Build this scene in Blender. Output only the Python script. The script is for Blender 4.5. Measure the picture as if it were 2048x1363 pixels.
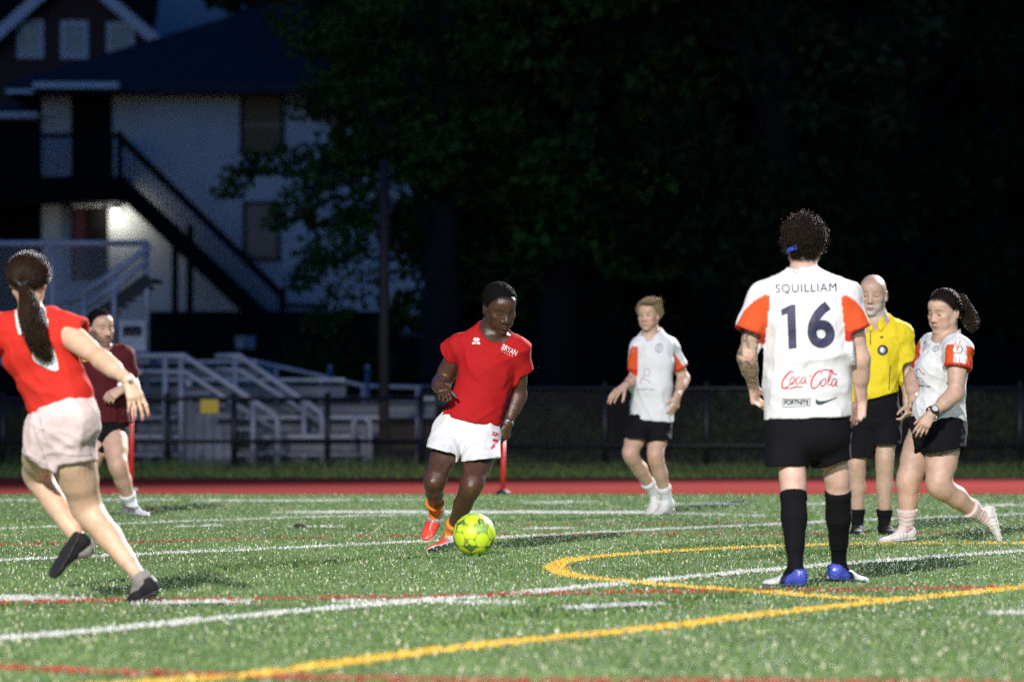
import bpy, bmesh, math, random
import numpy as np
from mathutils import Vector, Matrix
from mathutils.bvhtree import BVHTree

SC = bpy.context.scene
for _o in list(bpy.data.objects):
    bpy.data.objects.remove(_o)
COL = SC.collection
R = math.radians

# ------------------------------------------------------------------ camera
FPX = 8533.0            # focal length in pixels of the 2048 px wide photograph
HC = 0.90               # camera height
HOR = 790.0             # row of the horizon
cam_d = bpy.data.cameras.new('camera')
cam = bpy.data.objects.new('camera', cam_d)
COL.objects.link(cam)
cam.location = (0, 0, HC)
cam.rotation_euler = (R(90), 0, 0)
cam_d.sensor_width = 36.0
cam_d.lens = 36.0 * FPX / 2048.0
cam_d.shift_y = (HOR - 681.5) / 2048.0
cam_d.clip_start = 0.5
cam_d.clip_end = 900.0
cam_d.dof.use_dof = True
cam_d.dof.focus_distance = 23.6
cam_d.dof.aperture_fstop = 2.8
SC.camera = cam

# ------------------------------------------------------------------ dusk sky
world = bpy.data.worlds.new('World')
SC.world = world
world.use_nodes = True
_nt = world.node_tree
_nt.nodes.clear()
_out = _nt.nodes.new('ShaderNodeOutputWorld')
_bg = _nt.nodes.new('ShaderNodeBackground')
_sky = _nt.nodes.new('ShaderNodeTexSky')
_sky.sky_type = 'NISHITA'
_sky.sun_disc = False
_sky.sun_elevation = R(5.0)
_sky.sun_rotation = R(200)
_sky.ozone_density = 8.5
_nt.links.new(_sky.outputs[0], _bg.inputs[0])
_bg.inputs[1].default_value = 0.15
_nt.links.new(_bg.outputs[0], _out.inputs[0])

# last glow of the day: a very weak, very soft sun from where it went down
_sd = bpy.data.lights.new('sun', 'SUN')
_sd.energy = 0.012
_sd.angle = R(30)
_sd.color = (0.55, 0.72, 1.0)
sun = bpy.data.objects.new('sun', _sd)
COL.objects.link(sun)
sun.rotation_euler = (R(62), 0, R(-20))

# floodlights of the sports ground (their masts stand outside the frame)
def flood(loc, aim, power, half_deg, blend, col, size=0.7):
    l = bpy.data.lights.new('floodlight', 'SPOT')
    l.energy = power
    l.spot_size = R(half_deg * 2)
    l.spot_blend = blend
    l.shadow_soft_size = size
    l.color = col
    o = bpy.data.objects.new('floodlight', l)
    COL.objects.link(o)
    o.location = loc
    dv = Vector(aim) - Vector(loc)
    o.rotation_euler = dv.to_track_quat('-Z', 'Y').to_euler()
    return o

FLOODS = [
    ((23.0, 64.0, 24.0), (0.0, 22.0, 0.0), 300000, 22, 0.4, (1.0, 0.98, 0.96)),
    ((-9.0, -14.0, 19.0), (-1.0, 11.5, 0.0), 96000, 25, 0.45, (1.0, 0.95, 0.88)),
    ((19.0, -10.0, 19.0), (3.0, 14.5, 0.0), 20000, 25, 0.45, (0.96, 0.97, 1.0)),
]
for _f in FLOODS:
    flood(*_f)

SC.view_settings.view_transform = 'Standard'
SC.view_settings.look = 'None'
SC.view_settings.gamma = 1.0
SC.view_settings.use_curve_mapping = False
SC.view_settings.exposure = 0.0
SC.cycles.use_denoising = False
SC.cycles.max_bounces = 6
SC.cycles.sample_clamp_indirect = 1.0
SC.cycles.sample_clamp_direct = 5.0

# ------------------------------------------------------------------ helpers
def tag(o, label=None, cat=None, group=None, kind=None):
    if label: o['label'] = label
    if cat: o['category'] = cat
    if group: o['group'] = group
    if kind: o['kind'] = kind
    return o

def empty(name, loc, label=None, cat=None, group=None):
    o = bpy.data.objects.new(name, None)
    o.empty_display_size = 0.2
    COL.objects.link(o)
    o.location = Vector([float(c) for c in loc])
    return tag(o, label, cat, group)

def np_mesh(name, V, F, smooth=True, col=None):
    """V (n,3), F (m,k) int with a constant k, or list of such arrays"""
    V = np.asarray(V, np.float32)
    Fs = F if isinstance(F, list) else [F]
    Fs = [np.asarray(f, np.int32) for f in Fs if len(f)]
    me = bpy.data.meshes.new(name)
    me.vertices.add(len(V))
    me.vertices.foreach_set('co', V.ravel())
    nl = sum(f.size for f in Fs); npoly = sum(len(f) for f in Fs)
    me.loops.add(nl)
    me.loops.foreach_set('vertex_index', np.concatenate([f.ravel() for f in Fs]))
    me.polygons.add(npoly)
    tot = np.concatenate([np.full(len(f), f.shape[1], np.int32) for f in Fs])
    st = np.concatenate([[0], np.cumsum(tot)[:-1]]).astype(np.int32)
    me.polygons.foreach_set('loop_start', st)
    me.polygons.foreach_set('loop_total', tot)
    me.polygons.foreach_set('use_smooth', np.full(npoly, smooth))
    me.update(calc_edges=True)
    if col is not None:
        a = me.color_attributes.new('Col', 'FLOAT_COLOR', 'POINT')
        c4 = np.ones((len(V), 4), np.float32); c4[:, :3] = col
        a.data.foreach_set('color', c4.ravel())
    return me

def obj(name, me, mat=None, parent=None, loc=None):
    o = bpy.data.objects.new(name, me)
    COL.objects.link(o)
    if mat is not None: me.materials.append(mat)
    if parent is not None: o.parent = parent
    if loc is not None: o.location = loc
    return o

class MB:
    """collects boxes, bars and prisms into one mesh"""
    def __init__(s): s.V = []; s.F4 = []; s.F3 = []; s.n = 0
    def add(s, V, F):
        V = np.asarray(V, float)
        for f in F:
            (s.F4 if len(f) == 4 else s.F3).append([i + s.n for i in f])
        s.V.append(V); s.n += len(V)
    def box(s, lo, hi):
        x0, y0, z0 = lo; x1, y1, z1 = hi
        s.add([(x0,y0,z0),(x1,y0,z0),(x1,y1,z0),(x0,y1,z0),(x0,y0,z1),(x1,y0,z1),(x1,y1,z1),(x0,y1,z1)],
              [(0,3,2,1),(4,5,6,7),(0,1,5,4),(1,2,6,5),(2,3,7,6),(3,0,4,7)])
    def bar(s, a, b, w, h=None, up=(0,0,1)):
        h = h or w
        a = np.array(a, float); b = np.array(b, float)
        t = (b - a) / np.linalg.norm(b - a)
        u = np.array(up, float)
        if abs(t @ u) > 0.95: u = np.array((0, 1., 0))
        x = np.cross(t, u); x /= np.linalg.norm(x); z = np.cross(x, t)
        V = [p + x * sx * w / 2 + z * sz * h / 2 for p in (a, b) for sx, sz in ((-1,-1),(1,-1),(1,1),(-1,1))]
        s.add(V, [(3,2,1,0),(4,5,6,7),(0,1,5,4),(1,2,6,5),(2,3,7,6),(3,0,4,7)])
    def tube(s, pts, r, n=8):
        pts = [np.array(p, float) for p in pts]
        rr = r if hasattr(r, '__len__') else [r] * len(pts)
        V = []; x = None
        for i, p in enumerate(pts):
            t = pts[min(i+1, len(pts)-1)] - pts[max(i-1, 0)]
            t = t / (np.linalg.norm(t) + 1e-9)
            if x is None:
                u = np.array((0, 0, 1.)) if abs(t[2]) < 0.9 else np.array((0, 1., 0))
                x = np.cross(t, u)
            x = x - t * (x @ t); x /= np.linalg.norm(x)
            y = np.cross(t, x)
            for k in range(n):
                a = 2 * math.pi * k / n
                V.append(p + rr[i] * (x * math.cos(a) + y * math.sin(a)))
        F = []
        for i in range(len(pts) - 1):
            for k in range(n):
                k2 = (k + 1) % n
                F.append((i*n+k, i*n+k2, (i+1)*n+k2, (i+1)*n+k))
        m = len(V); V += [pts[0], pts[-1]]
        for k in range(n):
            k2 = (k + 1) % n
            F.append((m, k2, k)); F.append((m+1, (len(pts)-1)*n+k, (len(pts)-1)*n+k2))
        s.add(V, F)
    def build(s, name, mat=None, parent=None, smooth=False, org=None):
        V = np.concatenate(s.V)
        if org is not None: V = V - np.array(org, float)
        me = np_mesh(name, V, [np.array(s.F4, int).reshape(-1, 4), np.array(s.F3, int).reshape(-1, 3)], smooth)
        return obj(name, me, mat, parent)

# ------------------------------------------------------------------ materials
def new_mat(name):
    m = bpy.data.materials.new(name); m.use_nodes = True
    nt = m.node_tree; nt.nodes.clear()
    out = nt.nodes.new('ShaderNodeOutputMaterial')
    p = nt.nodes.new('ShaderNodeBsdfPrincipled')
    nt.links.new(p.outputs[0], out.inputs[0])
    return m, nt, p

def mat(name, col, rough=0.7, metal=0.0, spec=0.5, noise=0.0, scale=8.0, bump=0.0, bscale=60.0, attr=False, sss=0.0, sheen=0.0, coat=0.0, stretch=(1,1,1), col2=None):
    m, nt, p = new_mat(name)
    N = nt.nodes; L = nt.links
    p.inputs['Roughness'].default_value = rough
    p.inputs['Metallic'].default_value = metal
    p.inputs['Specular IOR Level'].default_value = spec
    if sheen:
        p.inputs['Sheen Weight'].default_value = sheen
    if coat:
        p.inputs['Coat Weight'].default_value = coat
        p.inputs['Coat Roughness'].default_value = 0.25
    if sss:
        p.inputs['Subsurface Weight'].default_value = sss
        p.inputs['Subsurface Radius'].default_value = (0.012, 0.005, 0.003)
        p.inputs['Subsurface Scale'].default_value = 1.0
    tc = N.new('ShaderNodeTexCoord')
    mp = N.new('ShaderNodeMapping'); mp.inputs['Scale'].default_value = stretch
    L.new(tc.outputs['Object'], mp.inputs['Vector'])
    src = None
    if attr:
        a = N.new('ShaderNodeAttribute'); a.attribute_name = 'Col'
        src = a.outputs['Color']
    if noise or col2:
        nz = N.new('ShaderNodeTexNoise'); nz.inputs['Scale'].default_value = scale; nz.inputs['Detail'].default_value = 6
        L.new(mp.outputs[0], nz.inputs['Vector'])
        rp = N.new('ShaderNodeMapRange'); rp.inputs[1].default_value = 0.25; rp.inputs[2].default_value = 0.75
        L.new(nz.outputs[0], rp.inputs[0])
        mx = N.new('ShaderNodeMix'); mx.data_type = 'RGBA'
        L.new(rp.outputs[0], mx.inputs[0])
        if src is not None:
            mx.blend_type = 'MULTIPLY'
            # multiply the attribute by a value that varies 1-noise .. 1
            mr = N.new('ShaderNodeMapRange'); mr.inputs[3].default_value = 1 - noise; mr.inputs[4].default_value = 1.0 + noise * 0.4
            L.new(rp.outputs[0], mr.inputs[0])
            mx.inputs[0].default_value = 1.0
            for l in list(mx.inputs[0].links): L.remove(l)
            L.new(src, mx.inputs[6]); L.new(mr.outputs[0], mx.inputs[7])
        else:
            c2 = col2 or tuple(c * (1 - noise) for c in col)
            mx.inputs[6].default_value = (*c2, 1); mx.inputs[7].default_value = (*[c * (1 + (0 if col2 else noise * 0.3)) for c in col], 1)
        L.new(mx.outputs[2], p.inputs['Base Color'])
    elif src is not None:
        L.new(src, p.inputs['Base Color'])
    else:
        p.inputs['Base Color'].default_value = (*col, 1)
    if bump:
        nb = N.new('ShaderNodeTexNoise'); nb.inputs['Scale'].default_value = bscale; nb.inputs['Detail'].default_value = 4
        L.new(mp.outputs[0], nb.inputs['Vector'])
        b = N.new('ShaderNodeBump'); b.inputs['Strength'].default_value = bump; b.inputs['Distance'].default_value = 0.01
        L.new(nb.outputs[0], b.inputs['Height'])
        L.new(b.outputs[0], p.inputs['Normal'])
    return m

def emit_mat(name, col, strength):
    m, nt, p = new_mat(name)
    p.inputs['Base Color'].default_value = (*col, 1)
    p.inputs['Emission Color'].default_value = (*col, 1)
    p.inputs['Emission Strength'].default_value = strength
    return m

def W(u, v, y):
    """the point at distance y that is seen at photo pixel (u, v)"""
    return np.array(((u - 1024.0) / FPX * y, y, HC - (v - HOR) / FPX * y))

def G(u, v):
    """the ground point seen at photo pixel (u, v)"""
    y = HC * FPX / (v - HOR)
    return np.array(((u - 1024.0) / FPX * y, y, 0.0))

# ------------------------------------------------------------------ noise
def _hash(ix, iy, iz, seed):
    h = (ix.astype(np.int64) * 374761393 + iy.astype(np.int64) * 668265263 + iz.astype(np.int64) * 2147483647 + seed * 1274126177) & 0x7fffffff
    h = ((h ^ (h >> 13)) * 1274126177) & 0x7fffffff
    h = (h ^ (h >> 16))
    return (h & 0xffff).astype(np.float32) / 65535.0

def vnoise(p, seed=0):
    """value noise in -1..1 for points (n,3)"""
    i = np.floor(p).astype(np.int64); f = (p - i).astype(np.float32)
    f = f * f * (3 - 2 * f)
    r = 0
    for dx in (0, 1):
        wx = f[:, 0] if dx else 1 - f[:, 0]
        for dy in (0, 1):
            wy = f[:, 1] if dy else 1 - f[:, 1]
            for dz in (0, 1):
                wz = f[:, 2] if dz else 1 - f[:, 2]
                r = r + wx * wy * wz * _hash(i[:, 0] + dx, i[:, 1] + dy, i[:, 2] + dz, seed)
    return r * 2 - 1
# ------------------------------------------------------------------ signed distance modelling
def nrm(v):
    v = np.asarray(v, float)
    return v / (np.linalg.norm(v) + 1e-12)

class Prim:
    def __init__(s, lo, hi, fn): s.lo = np.array(lo, float); s.hi = np.array(hi, float); s.fn = fn

def seg(a, b, ra, rb=None):
    """tapered capsule"""
    a = np.asarray(a, float); b = np.asarray(b, float); rb = ra if rb is None else rb
    T = b - a; tt = float(T @ T) + 1e-12; m = max(ra, rb)
    def fn(X, Y, Z):
        px, py, pz = X - a[0], Y - a[1], Z - a[2]
        t = np.clip((px * T[0] + py * T[1] + pz * T[2]) / tt, 0, 1)
        return np.sqrt((px - t * T[0]) ** 2 + (py - t * T[1]) ** 2 + (pz - t * T[2]) ** 2) - (ra + (rb - ra) * t)
    return Prim(np.minimum(a, b) - m, np.maximum(a, b) + m, fn)

def eseg(a, b, wa, da, wb, db, S, cut_a=None, cut_b=None):
    """tapered segment with an elliptic cross-section: half width w along S, half depth d across; cut planes are (point, outward normal)"""
    a = np.asarray(a, float); b = np.asarray(b, float)
    T = b - a; tt = float(T @ T) + 1e-12; tn = T / math.sqrt(tt)
    S = np.asarray(S, float); S = nrm(S - tn * (S @ tn)); Fv = np.cross(tn, S)
    m = max(wa, da, wb, db)
    def fn(X, Y, Z):
        px, py, pz = X - a[0], Y - a[1], Z - a[2]
        t = np.clip((px * T[0] + py * T[1] + pz * T[2]) / tt, 0, 1)
        qx, qy, qz = px - t * T[0], py - t * T[1], pz - t * T[2]
        w = wa + (wb - wa) * t; d = da + (db - da) * t; e = np.minimum(w, d)
        qs = qx * S[0] + qy * S[1] + qz * S[2]
        qf = qx * Fv[0] + qy * Fv[1] + qz * Fv[2]
        qt = qx * tn[0] + qy * tn[1] + qz * tn[2]
        k0 = np.sqrt((qs / w) ** 2 + (qf / d) ** 2 + (qt / e) ** 2)
        k1 = np.sqrt((qs / w ** 2) ** 2 + (qf / d ** 2) ** 2 + (qt / e ** 2) ** 2) + 1e-9
        r = np.where(k0 < 0.05, -e * 0.95, k0 * (k0 - 1) / k1)
        for c in (cut_a, cut_b):
            if c is not None:
                r = np.maximum(r, (X - c[0][0]) * c[1][0] + (Y - c[0][1]) * c[1][1] + (Z - c[0][2]) * c[1][2])
        return r
    return Prim(np.minimum(a, b) - m, np.maximum(a, b) + m, fn)

def ell(c, r, Rm=None):
    """ellipsoid; columns of Rm are its axes"""
    c = np.asarray(c, float); r = np.asarray(r, float); Rm = np.eye(3) if Rm is None else np.asarray(Rm, float)
    ext = np.sqrt(((Rm * r[None, :]) ** 2).sum(1)); e = r.min()
    def fn(X, Y, Z):
        px, py, pz = X - c[0], Y - c[1], Z - c[2]
        q = [px * Rm[0, i] + py * Rm[1, i] + pz * Rm[2, i] for i in range(3)]
        k0 = np.sqrt(sum((q[i] / r[i]) ** 2 for i in range(3)))
        k1 = np.sqrt(sum((q[i] / r[i] ** 2) ** 2 for i in range(3))) + 1e-9
        return np.where(k0 < 0.05, -e * 0.95, k0 * (k0 - 1) / k1)
    return Prim(c - ext, c + ext, fn)

class Field:
    BIG = 0.12
    def __init__(s, lo, hi, h):
        s.h = h
        s.o = np.asarray(lo, float) - 3 * h
        s.n = np.ceil((np.asarray(hi, float) + 3 * h - s.o) / h).astype(int) + 1
        s.d = np.full(tuple(s.n), s.BIG, np.float32)
    def win(s, p, pad):
        i0 = np.maximum(np.floor((p.lo - pad - s.o) / s.h).astype(int), 0)
        i1 = np.minimum(np.ceil((p.hi + pad - s.o) / s.h).astype(int) + 1, s.n)
        if (i1 <= i0).any(): return None
        ax = [(s.o[k] + s.h * np.arange(i0[k], i1[k])).astype(np.float32) for k in range(3)]
        return tuple(slice(a, b) for a, b in zip(i0, i1)), ax[0][:, None, None], ax[1][None, :, None], ax[2][None, None, :]
    def add(s, p, k=0.01):
        w = s.win(p, k + 4 * s.h)
        if w is None: return
        sl, X, Y, Z = w
        b = p.fn(X, Y, Z); a = s.d[sl]
        if k > 0:
            hh = np.maximum(k - np.abs(a - b), 0) / k
            s.d[sl] = np.minimum(a, b) - hh * hh * k * 0.25
        else:
            s.d[sl] = np.minimum(a, b)
    def sub(s, p, k=0.005):
        w = s.win(p, k + 2 * s.h)
        if w is None: return
        sl, X, Y, Z = w
        b = -p.fn(X, Y, Z); a = s.d[sl]
        if k > 0:
            hh = np.maximum(k - np.abs(a - b), 0) / k
            s.d[sl] = np.maximum(a, b) + hh * hh * k * 0.25
        else:
            s.d[sl] = np.maximum(a, b)
    def band(s, t):
        idx = np.nonzero(np.abs(s.d) < t)
        P = np.stack([s.o[k] + s.h * idx[k] for k in range(3)], 1)
        return idx, P
    def mesh(s):
        return surface_nets(s.d, s.o, s.h)

def surface_nets(d, org, h):
    s = d < 0
    n = np.array(d.shape)
    cnt = np.zeros(tuple(n - 1), np.uint8)
    for dx in (0, 1):
        for dy in (0, 1):
            for dz in (0, 1):
                cnt += s[dx:n[0]-1+dx, dy:n[1]-1+dy, dz:n[2]-1+dz]
    act = (cnt > 0) & (cnt < 8)
    I = np.argwhere(act)
    vid = np.full(act.shape, -1, np.int32); vid[act] = np.arange(len(I))
    acc = np.zeros((len(I), 3)); num = np.zeros(len(I))
    cor = [(0,0,0),(1,0,0),(0,1,0),(1,1,0),(0,0,1),(1,0,1),(0,1,1),(1,1,1)]
    vals = [d[I[:,0]+c[0], I[:,1]+c[1], I[:,2]+c[2]] for c in cor]
    for a in range(8):
        for b in range(a + 1, 8):
            df = [cor[b][k] - cor[a][k] for k in range(3)]
            if sum(abs(x) for x in df) != 1: continue
            va, vb = vals[a], vals[b]
            m = (va < 0) != (vb < 0)
            t = np.where(m, va / np.where(m, va - vb, 1), 0)
            for k in range(3):
                acc[:, k] += np.where(m, cor[a][k] + t * df[k], 0)
            num += m
    V = org + h * (I + acc / num[:, None])
    Fs = []
    for ax in range(3):
        b1, b2 = [(1, 2), (2, 0), (0, 1)][ax]
        sl0 = [slice(None)] * 3; sl1 = [slice(None)] * 3
        sl0[ax] = slice(0, -1); sl1[ax] = slice(1, None)
        e = s[tuple(sl0)] != s[tuple(sl1)]
        J = np.argwhere(e)
        J = J[(J[:, b1] > 0) & (J[:, b2] > 0) & (J[:, b1] < n[b1] - 1) & (J[:, b2] < n[b2] - 1)]
        if not len(J): continue
        def cell(o1, o2):
            K = J.copy(); K[:, b1] -= o1; K[:, b2] -= o2
            return vid[K[:, 0], K[:, 1], K[:, 2]]
        q = np.stack([cell(1, 1), cell(0, 1), cell(0, 0), cell(1, 0)], 1)
        inside = s[J[:, 0], J[:, 1], J[:, 2]]
        q[~inside] = q[~inside][:, ::-1]
        Fs.append(q)
    F = np.concatenate(Fs)
    F = F[(F >= 0).all(1)]
    return V.astype(np.float32), F

def field_from(prims, h, pad=0.0):
    """prims: list of (op, Prim, k)"""
    lo = np.min([p.lo for op, p, k in prims if op == '+'], axis=0) - pad
    hi = np.max([p.hi for op, p, k in prims if op == '+'], axis=0) + pad
    f = Field(lo, hi, h)
    for op, p, k in prims:
        (f.add if op == '+' else f.sub)(p, k)
    return f

def folds(f, dirs, amp, freq, seed, aniso=4.0, un=None, t=0.035):
    """fabric folds: ridged noise stretched along the given directions, added to the field"""
    idx, P = f.band(t)
    dsp = np.zeros(len(P), np.float32)
    for i, dv in enumerate(dirs):
        a = nrm(dv); b = nrm(np.cross(a, (0.31, 0.87, 0.39))); c = np.cross(a, b)
        Q = np.stack([P @ a * freq / aniso, P @ b * freq, P @ c * freq], 1)
        wob = vnoise(P * freq * 0.35, seed + 17 * i) * 0.7
        Q[:, 1] += wob; Q[:, 2] += wob
        n = vnoise(Q + 50.3 * (i + 1), seed + i)
        dsp += (1 - np.abs(n)) ** 4 - 0.17
    g = vnoise(P * freq * 0.4 + 9.1, seed + 99) * 0.5 + 0.5
    dsp *= amp * (0.35 + 0.65 * g) / max(1, len(dirs)) ** 0.5
    if un is not None: dsp *= 1 - np.clip((f.d[idx] - un.d[idx] - .001) / .012, 0, 1)
    f.d[idx] -= dsp
# ------------------------------------------------------------------ people: shared builders
def lerp(a, b, t): return np.asarray(a, float) * (1 - t) + np.asarray(b, float) * t

def sstep(e0, e1, x):
    t = np.clip((x - e0) / (e1 - e0), 0, 1)
    return t * t * (3 - 2 * t)

def mixc(col, new, m):
    return col * (1 - m[:, None]) + np.array(new, float)[None, :] * m[:, None]

def head_frame(yaw, pitch, roll=0):
    y, p, r = R(yaw), R(pitch), R(roll)
    fwd = np.array((math.sin(y) * math.cos(p), -math.cos(y) * math.cos(p), -math.sin(p)))
    left = nrm(np.cross((0, 0, 1), fwd)); up = np.cross(fwd, left)
    l2 = left * math.cos(r) + up * math.sin(r); u2 = up * math.cos(r) - left * math.sin(r)
    return np.stack([l2, fwd, u2], 1)      # columns: subject's left, forward, up

def head_prims(c, M, s, o):
    """c: point between the ears at eye height; M: frame; s: scale; o: options"""
    A = lambda x, y, z: c + M @ (np.array((x, y, z)) * s)
    E = lambda p, r: ell(A(*p), np.array(r) * s, M)
    wd = o.get('wide', 1.0); jaw = o.get('jaw', 1.0); nose = o.get('nose', 1.0); lip = o.get('lip', 1.0)
    L = [('+', E((0, -.014, .030), (.076 * wd, .097, .086)), 0),
         ('+', E((0, .026, -.022), (.064 * wd, .068, .084)), .03 * s),
         ('+', E((0, .050, .050), (.056 * wd, .042, .036)), .03 * s)]
    for x in (-1, 1):
        L += [('+', seg(A(x * .052 * jaw, -.002, -.052), A(x * .017 * jaw, .062, -.100), .021 * s, .016 * s), .025 * s),
              ('+', E((x * .043 * wd, .058, -.022), (.022, .022, .017)), .02 * s),
              ('+', E((x * .036 * jaw, .050, -.062), (.024, .026, .026)), .02 * s),
              ('+', seg(A(x * .044, .064, .021), A(x * .013, .083, .017), .0095 * s, .009 * s), .012 * s)]
    L += [('+', E((0, .072, -.104), (.021 * jaw, .017, .016)), .016 * s),
          ('+', E((0, .066, -.072), (.034, .024, .026)), .018 * s)]
    for x in (-1, 1):
        L += [('-', E((x * .033, .096, .000), (.016, .015, .011)), .014 * s),
              ('+', E((x * .033, .0715, -.001), (.0155, .0150, .0125)), .004 * s)]
    L += [('+', seg(A(0, .084, .010), A(0, .103 + .004 * (nose - 1), -.034), .0072 * s * nose, .0105 * s * nose), .010 * s),
          ('+', E((0, .103, -.037), (.0115 * nose, .0105, .0095)), .006 * s)]
    for x in (-1, 1):
        L += [('+', E((x * .0135 * nose, .092, -.040), (.0085 * nose, .011, .0085)), .005 * s),
              ('+', seg(A(x * .021, .080, -.0725), A(x * .004, .0905, -.0685), .0048 * s * lip, .0062 * s * lip), .005 * s),
              ('+', seg(A(x * .019, .080, -.0775), A(0, .0895, -.0815), .0050 * s * lip, .0078 * s * lip), .004 * s)]
    L += [('-', E((0, .097, -.0752), (.022, .014, .0016 + o.get('open', 0) * .004)), .003 * s),
          ('-', E((0, .092, -.0935), (.020, .008, .005)), .010 * s)]
    for x in (-1, 1):
        tilt = np.stack([M[:, 0], nrm(M[:, 1] + .25 * M[:, 2]), nrm(M[:, 2] - .25 * M[:, 1])], 1)
        ec = A(x * .079 * wd, -.014, -.006)
        L += [('+', ell(ec, np.array((.010, .019, .033)) * s, tilt), .006 * s),
              ('-', ell(ec + M @ (np.array((x * .009, .004, .003)) * s), np.array((.007, .010, .019)) * s, tilt), .004 * s),
              ('+', ell(ec + M @ (np.array((x * .002, -.001, -.024)) * s), np.array((.006, .009, .010)) * s, tilt), .004 * s)]
    return L

def hairline(y, ax, kind='short'):
    if kind == 'back':      # pulled back, whole scalp
        z = np.interp(y, [-.13, -.06, -.03, .0, .02, .045, .07, .10], [-.070, -.060, -.030, -.004, .020, .052, .074, .084])
    elif kind == 'recede':
        z = np.interp(y, [-.13, -.06, -.03, .0, .02, .045, .07, .10], [-.085, -.075, -.045, -.020, .045, .075, .090, .096])
    else:
        z = np.interp(y, [-.13, -.06, -.03, .0, .018, .040, .07, .10], [-.090, -.078, -.045, -.022, .030, .056, .076, .082])
    z = np.where((ax > .056) & (y > -.050) & (y < .03), np.maximum(z, .004 + 0 * y), z)
    return z

def hair_cap(c, M, s, t=.010, kind='short', rad=(.076, .097, .086), off=(0, -.014, .030)):
    c = np.asarray(c, float)
    rr = (np.array(rad) + t) * s
    cc = c + M @ (np.array(off) * s)
    base = ell(cc, rr, M)
    def fn(X, Y, Z):
        d = base.fn(X, Y, Z)
        px, py, pz = X - c[0], Y - c[1], Z - c[2]
        ly = (px * M[0, 1] + py * M[1, 1] + pz * M[2, 1]) / s
        lz = (px * M[0, 2] + py * M[1, 2] + pz * M[2, 2]) / s
        lx = np.abs(px * M[0, 0] + py * M[1, 0] + pz * M[2, 0]) / s
        zm = hairline(ly, lx, kind)
        d = d + t * s * .95 * (1 - np.clip((lz - zm) / .035, 0, 1))
        return np.maximum(d, (zm - lz - .004) * .8 * s)
    return Prim(base.lo, base.hi, fn)

def hand_prims(wr, dirv, palm, left, hs=1.0, curls=(25, 28, 30, 32), spread=5.0, thumb=(35, 20), r_wr=.026):
    D = nrm(dirv); Pn = np.asarray(palm, float); Pn = nrm(Pn - D * (Pn @ D))
    Sd = np.cross(Pn, D) if left else np.cross(D, Pn)       # towards the thumb
    wr = np.asarray(wr, float)
    A = lambda s_, d_, p_=0.0: wr + (Sd * s_ + D * d_ + Pn * p_) * hs
    L = [('+', eseg(A(0, -.02), A(0, .03), r_wr * .95, r_wr * .72, .030 * hs, .017 * hs, Sd), .012),
         ('+', eseg(A(.001, .025), A(0, .078), .032 * hs, .0165 * hs, .0385 * hs, .0135 * hs, Sd), .012)]
    L += [('+', ell(A(.022, .032, .008), np.array((.017, .026, .014)) * hs, np.stack([Sd, D, Pn], 1)), .010)]
    tips = []
    base = [(.030, .086), (.0105, .091), (-.0095, .087), (-.0275, .078)]
    leng = [(.042, .025, .020), (.046, .029, .021), (.042, .027, .021), (.033, .020, .018)]
    for f in range(4):
        cr = curls[f]
        c1, c2, c3 = (cr, cr * 1.15, cr * .75) if not hasattr(cr, '__len__') else cr
        sp = R((1.5 - f) * spread)
        d0 = D * math.cos(sp) + Sd * math.sin(sp)
        p = A(base[f][0], base[f][1] - .012, .002)
        a = 0; r = .0094 if f < 3 else .0084
        L.append(('+', seg(A(base[f][0] * .85, base[f][1] - .035), p, .0105 * hs, .0102 * hs), .006))
        for j, (ln, c_) in enumerate(zip(leng[f], (c1, c2, c3))):
            a += R(c_)
            q = p + (d0 * math.cos(a) + Pn * math.sin(a)) * (ln + (.012 if j == 0 else 0)) * hs
            L.append(('+', seg(p, q, r * hs, (r - .0009) * hs), .0035))
            p = q; r -= .0009
        tips.append(p)
    t0 = A(.020, .022, .004)
    dv = nrm(Sd * math.cos(R(thumb[0])) * .8 + D * .75 + Pn * math.sin(R(thumb[0])))
    q = t0 + dv * .040 * hs
    L.append(('+', seg(t0, q, .0150 * hs, .0115 * hs), .008))
    dv2 = nrm(dv + D * .35 * math.cos(R(thumb[1])) + Pn * math.sin(R(thumb[1])))
    q2 = q + dv2 * .033 * hs
    L.append(('+', seg(q, q2, .0110 * hs, .0102 * hs), .004))
    q3 = q2 + nrm(dv2 + D * .3) * .024 * hs
    L.append(('+', seg(q2, q3, .0100 * hs, .0078 * hs), .004))
    tips.append(q3)
    return L, tips

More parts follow.
